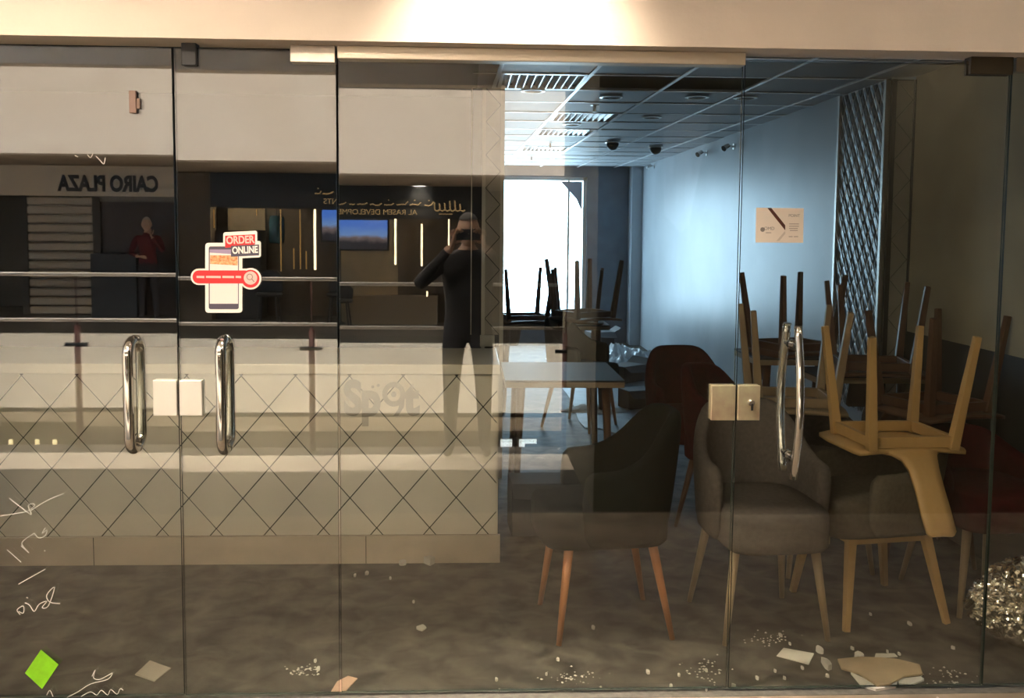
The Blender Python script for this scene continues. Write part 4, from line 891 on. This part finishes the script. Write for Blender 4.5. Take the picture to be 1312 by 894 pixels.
# chairs of that shop: dark stools in silhouette
for px, y0, nm in ((352, 345, 'below the blue lamp'), (440, lc(362), 'below the blue screen')):
    a = sgn(px, y0); e = tag(empty('bar_chair', (a.x, YF + .5, 0)), 'dark round backed chair mirrored ' + nm, 'chair', 'chairs of the second shop')
    h = max(.75, a.z); MB().lathe([(.20, .44), (.22, .47), (.20, .50)], 18).build('seat', M_BLACK, e); MB().prism([(-.19, .5), (.19, .5), (.20, h - .12), (.10, h), (-.10, h), (-.20, h - .12)], .05, lambda u, v, w: (u, -.2 + w, v)).build('backrest', M_BLACK, e, bevel=.01)
    for s in (-1, 1):
        for t in (-1, 1): MB().rod((s * .12, t * .12, .45), (s * .17, t * .17, 0), .014).build('leg', M_BLACK, e)
l = bpy.data.lights.new('showroom_light', 'POINT'); l.shadow_soft_size = .04; l.energy = 60; l.color = (1, .78, .5); lo = bpy.data.objects.new('showroom_light', l); COL.objects.link(lo); lo.location = (sgn(470, 300).x, YF - .18, zf + .12)
l = bpy.data.lights.new('showroom_light', 'POINT'); l.shadow_soft_size = .04; l.energy = 38; l.color = (1, .78, .5); lo = bpy.data.objects.new('showroom_light', l); COL.objects.link(lo); lo.location = (sgn(310, 300).x, YF - .18, zf + .12)
# soffit downlights of the gallery
for px, py, cv, nm in ((71, 213, ly, 'in the left door'), (318, 223, idn, 'in the narrow door'), (537, 241, lc, 'in the wide pane')):
    p = onZ(px, cv(py), 2.436); downlight(p.x, -p.y, 2.436, 480, 'lit gallery downlight mirrored ' + nm, 0.11, 130, 1.0, (1, .85, .65), 14.0, 'gallery downlights')
for k, x in enumerate((-7.2, -4.4, -1.6)):  # unseen lamps added to light the pale sign band
    downlight(x, -12.3, -0.985, 260, 'lower gallery downlight ' + ('farthest left', 'in the middle', 'nearest the column')[k], 0.1, 150, .6, (1, .88, .7), 10.0, 'lower gallery downlights')
# lower gallery: lit shop window and its lamps
def low(px, py, Y=-13.1): return seen(px, py, Y)
a, b = low(0, ly(540)), low(104, ly(584)); e = tag(empty('lower_shop_window', ((a.x + b.x) / 2, -13.14, b.z)), 'lit lower floor shop window mirrored low in the left door', 'shopfront')
w_ = (b.x - a.x) / 2; bx('window_recess', mat('recess_dark', (0.09, 0.08, 0.04), 0.4), -w_, w_, -.04, 0, 0, a.z - b.z, e)
for u in (-.82, -.16, .28): bx('lit_strip', mat('lit_yellow', (1, 1, 1), 0.5, emit=(1, .8, .35), estr=3.0), w_ * u, w_ * u + .06, 0, .03, .02, (a.z - b.z) * .5, e)
a, b = low(640, 562), low(690, 581); e = tag(empty('lower_shop_display', ((a.x + b.x) / 2, -13.14, b.z)), 'pale lit display mirrored low beside the counter end', 'display')
w_ = (b.x - a.x) / 2; mm = mat('lit_pale', (1, 1, 1), 0.5, emit=(.8, .95, 1), estr=3.0)
bx('display_case', M_BLACK, -w_ * 1.5, w_ * 1.5, -.04, 0, -.3, a.z - b.z, e)
for u0, u1, v0, v1 in ((-.95, -.35, .0, .9), (.0, .9, .6, .9), (.0, .3, .0, .6)): bx('lit_panel', mm, w_ * u0, w_ * u1, 0, .02, (a.z - b.z) * v0, (a.z - b.z) * v1, e)

# ================================================================== PEOPLE
def skin_eval(verts, edges, rad, root, sub=2):
    me = bpy.data.meshes.new('tmp'); me.from_pydata(verts, edges, []); o = bpy.data.objects.new('tmp', me); COL.objects.link(o)
    sk = o.modifiers.new('s', 'SKIN'); sk.use_smooth_shade = True; sv = me.skin_vertices[0].data
    for i, r in enumerate(rad): sv[i].radius = r if isinstance(r, tuple) else (r, r); sv[i].use_root = (i == root)
    s = o.modifiers.new('d', 'SUBSURF'); s.levels = sub; s.render_levels = sub
    bpy.context.view_layer.update()
    out = bpy.data.meshes.new_from_object(o.evaluated_get(bpy.context.evaluated_depsgraph_get())); bpy.data.objects.remove(o); bpy.data.meshes.remove(me); return out
def head_mesh(c, yaw, pitch=0.0, s=1.0):
    bm = bmesh.new(); bmesh.ops.create_uvsphere(bm, u_segments=28, v_segments=20, radius=1.0)
    for v in bm.verts:
        x, y, z = v.co; j = max(0, -z); X = x * (.076 - .022 * j * j); Y = y * (.096 - .012 * j); Z = z * .118
        f = max(0, -y)
        if f > .75:                                     # face: brow, nose, mouth, chin; looks along -Y
            g = math.exp(-(x / .16) ** 2); Y -= .024 * g * math.exp(-((z + .22) / .17) ** 2); Y -= .008 * math.exp(-((z + .62) / .09) ** 2) * math.exp(-(x / .3) ** 2); Y -= .010 * math.exp(-((z + .86) / .1) ** 2) * math.exp(-(x / .3) ** 2)
            Y += .010 * math.exp(-((abs(x) - .36) / .16) ** 2) * math.exp(-((z - .05) / .12) ** 2)
        v.co = (X, Y, Z)
    for s_ in (-1, 1):
        r = bmesh.ops.create_uvsphere(bm, u_segments=10, v_segments=8, radius=1.0)
        for v in r['verts']: v.co = (v.co.x * .010 + s_ * .077, v.co.y * .018 + .008, v.co.z * .032 - .005)
    M = Matrix.Translation(c) @ Matrix.Rotation(yaw, 4, 'Z') @ Matrix.Rotation(pitch, 4, 'X') @ Matrix.Scale(s, 4); bmesh.ops.transform(bm, matrix=M, verts=bm.verts); return bm, M
def hand(bm, wrist, fdir, up, thumb_side, curl=0.5):
    """five fingers rooted in a palm; fdir along the palm, up = back of the hand"""
    f = Vector(fdir).normalized(); u = Vector(up); u = (u - f * u.dot(f)).normalized(); s = f.cross(u) * thumb_side; w = Vector(wrist)
    V = [w - f * .02, w + f * .045, w + f * .085]; E_ = [(0, 1), (1, 2)]; R = [(.024, .019), (.036, .015), (.038, .013)]
    me = skin_eval([tuple(v) for v in V], E_, R, 0, 2); bm.from_mesh(me); bpy.data.meshes.remove(me)
    for k, (off, L) in enumerate(((.028, .070), (.010, .080), (-.009, .075), (-.027, .058))):
        b = w + f * .078 + s * off; pts = [b - f * .02]; a = 0.0; p = b
        pts.append(p)
        for q, fr in enumerate((.45, .3, .25)):
            a += curl * (.8 if q == 0 else .9); d = f * math.cos(a) - u * math.sin(a); p = p + d * L * fr; pts.append(p)
        me = skin_eval([tuple(v) for v in pts], [(i, i + 1) for i in range(4)], [.0095, .0095, .009, .0085, .0075], 0, 1); bm.from_mesh(me); bpy.data.meshes.remove(me)
    b = w + f * .03 + s * .022; d = (f * .6 + s * .75 - u * .25).normalized(); d2 = (f * .95 + s * .25 - u * .3).normalized()
    me = skin_eval([tuple(v) for v in (b - d * .01, b + d * .025, b + d * .045 + d2 * .02, b + d * .05 + d2 * .045)], [(0, 1), (1, 2), (2, 3)], [.013, .012, .0105, .0085], 0, 1); bm.from_mesh(me); bpy.data.meshes.remove(me)
def person(loc, yaw, J, hands, head_c, head_yaw, cols, label, hair, hairm, scale=1.0):
    """J: joints in the person's own frame (faces -Y)"""
    names = ['pelvis', 'waist', 'chest', 'neck', 'skull', 'shl', 'ell', 'wrl', 'shr', 'elr', 'wrr', 'hipl', 'knl', 'anl', 'tol', 'hipr', 'knr', 'anr', 'tor']
    rad = [(.15, .105), (.135, .095), (.165, .11), (.055, .055), (.05, .05), (.07, .07), (.048, .048), (.03, .03), (.07, .07), (.048, .048), (.03, .03), (.092, .092), (.06, .06), (.042, .042), (.038, .03), (.092, .092), (.06, .06), (.042, .042), (.038, .03)]
    ed = [(0, 1), (1, 2), (2, 3), (3, 4), (2, 5), (5, 6), (6, 7), (2, 8), (8, 9), (9, 10), (0, 11), (11, 12), (12, 13), (13, 14), (0, 15), (15, 16), (16, 17), (17, 18)]
    me = skin_eval([J[n] for n in names], ed, rad, 0, 2); bm = bmesh.new(); bm.from_mesh(me); bpy.data.meshes.remove(me)
    nb = len(bm.faces)
    hb, HM = head_mesh(Vector(head_c), head_yaw); tmp = bpy.data.meshes.new('t'); hb.to_mesh(tmp); hb.free(); bm.from_mesh(tmp); bpy.data.meshes.remove(tmp)
    for h in hands: hand(bm, *h)
    bm.faces.ensure_lookup_table(); out = bpy.data.meshes.new('body')
    wl, wr = Vector(J['wrl']), Vector(J['wrr'])
    for i, f in enumerate(bm.faces):
        c = f.calc_center_median(); f.smooth = True
        if i >= nb: k = 0
        elif c.z > J['neck'][2] + .01 and (c - Vector(head_c)).length < .22: k = 0
        elif min((c - wl).length, (c - wr).length) < .05: k = 0
        elif c.z < .085: k = 3
        elif c.z < J['pelvis'][2] + .03 and (c - Vector(J['ell'])).length > .14 and (c - Vector(J['elr'])).length > .14 and min((c - wl).length, (c - wr).length) > .16: k = 2
        else: k = 1
        f.material_index = k
    bm.to_mesh(out); bm.free()
    for m_ in cols: out.materials.append(m_)
    e = empty('person', loc, (0, 0, yaw)); e.scale = (scale,) * 3; link('body', out, None, e)
    # hair cap: the upper back of the skull, pushed out
    bm, _ = head_mesh(Vector((0, 0, 0)), 0); rm = [v for v in bm.verts if not (v.co.z > .062 or (v.co.y > .012 and v.co.z > -.055 and abs(v.co.x) < .082))]
    bmesh.ops.delete(bm, geom=rm, context='VERTS')
    for v in bm.verts: v.co = v.co * 1.07 + Vector((0, .003, .004))
    bmesh.ops.transform(bm, matrix=HM, verts=bm.verts); hm = bpy.data.meshes.new('hair'); bm.to_mesh(hm); bm.free(); hm.shade_smooth(); link('hair', hm, hairm, e)
    for s in (-1, 1):
        mb = MB(); mb.lathe([(.001, -.011), (.008, -.008), (.0115, 0), (.008, .008), (.001, .011)], 12); o = mb.build('eye', mat('eye_white', (.7, .68, .64), .3), e, smooth=True)
        o.matrix_local = HM @ Matrix.Translation((s * .029, -.081, .006)); bpd = MB().lathe([(.0055, 0), (.004, .002), (.001, .003)], 10, lambda a, b, c: (a, -.0108 - c, b)).build('iris', mat('eye_dark', (.02, .012, .008), .2), o)
    bpy.data.meshes
    return tag(e, label, 'person')
SKIN_ = mat('skin', (0.42, 0.25, 0.17), 0.6)
# the photographer: stands behind the camera, both hands raised to a phone
Pz = CAM.z
J = dict(pelvis=(0, .02, .93), waist=(0, .02, 1.08), chest=(0, .02, 1.28), neck=(0, -.005, 1.44), skull=(0, -.02, 1.52),
         shl=(.175, .01, 1.36), ell=(.335, -.11, 1.20), wrl=(.105, -.24, Pz - .075), shr=(-.175, .01, 1.36), elr=(-.335, -.11, 1.20), wrr=(-.105, -.24, Pz - .075),
         hipl=(.095, .02, .88), knl=(.11, -.01, .48), anl=(.12, .03, .08), tol=(.135, -.11, .035), hipr=(-.095, .02, .88), knr=(-.11, -.01, .48), anr=(-.12, .03, .08), tor=(-.135, -.11, .035))
# own frame faces -Y; turned half round he faces the shop (+Y)
ph = person((0.0, -3.42, 0), PI, J, [((.105, -.24, Pz - .075), (-.25, -.02, 1), (0.3, .9, .2), 1, .7), ((-.105, -.24, Pz - .075), (.25, -.02, 1), (-.3, .9, .2), -1, .7)],
            (0, -.025, 1.575), 0.0, [SKIN_, mat('dark_shirt', (0.012, 0.011, 0.012), .9), mat('dark_trousers', (0.015, 0.015, 0.02), .9), mat('dark_shoes', (.01, .01, .01), .5)],
            'person in dark clothes raising a phone, mirrored in the middle of the glass', 'short', mat('dark_hair', (.012, .009, .008), .7))
p1 = tag(empty('phone', (0.0, -3.172, Pz)), 'black phone held sideways by the person in dark clothes', 'phone')
bx('phone_body', M_BLACK, -.078, .078, -.006, .002, -.037, .037, p1, bevel=.003); bx('phone_screen', mat('phone_screen', (.05, .05, .06), .1), -.072, .072, -.0072, -.006, -.033, .033, p1); MB().lathe([(.006, 0), (.006, .0025)], 14, lambda a, b, c: (a, .002 + c, b)).build('lens', M_CHROME, p1)
# the man on the gallery opposite
hp = seen(189, ly(295), -12.4)
J2 = dict(pelvis=(0, .0, .93), waist=(0, .0, 1.08), chest=(0, .0, 1.28), neck=(0, -.01, 1.46), skull=(0, -.02, 1.53),
          shl=(.18, .0, 1.39), ell=(.27, -.04, 1.12), wrl=(.08, -.25, 1.08), shr=(-.18, .0, 1.39), elr=(-.28, -.10, 1.16), wrr=(-.13, -.20, 1.41),
          hipl=(.095, .0, .88), knl=(.11, -.02, .48), anl=(.12, .02, .08), tol=(.135, -.12, .035), hipr=(-.095, .0, .88), knr=(-.11, -.02, .48), anr=(-.12, .02, .08), tor=(-.135, -.12, .035))
person((hp.x, -12.4, 0), PI, J2, [((.08, -.25, 1.08), (-1, -.25, 0), (0, -.4, 1), 1, .45), ((-.13, -.20, 1.41), (.35, -.1, 1), (0, -1, .1), -1, .6)],
       (0, -.03, 1.61), -0.3, [mat('skin_light', (0.55, 0.36, 0.26), 0.6), mat('maroon_shirt', (0.13, 0.02, 0.025), .9), mat('dark_trousers', (0.015, 0.015, 0.02), .9), mat('dark_shoes', (.01, .01, .01), .5)],
       'grey haired person in maroon shirt, hand at face, mirrored in the left door', 'short', mat('grey_hair', (.42, .38, .34), .7), scale=0.93)
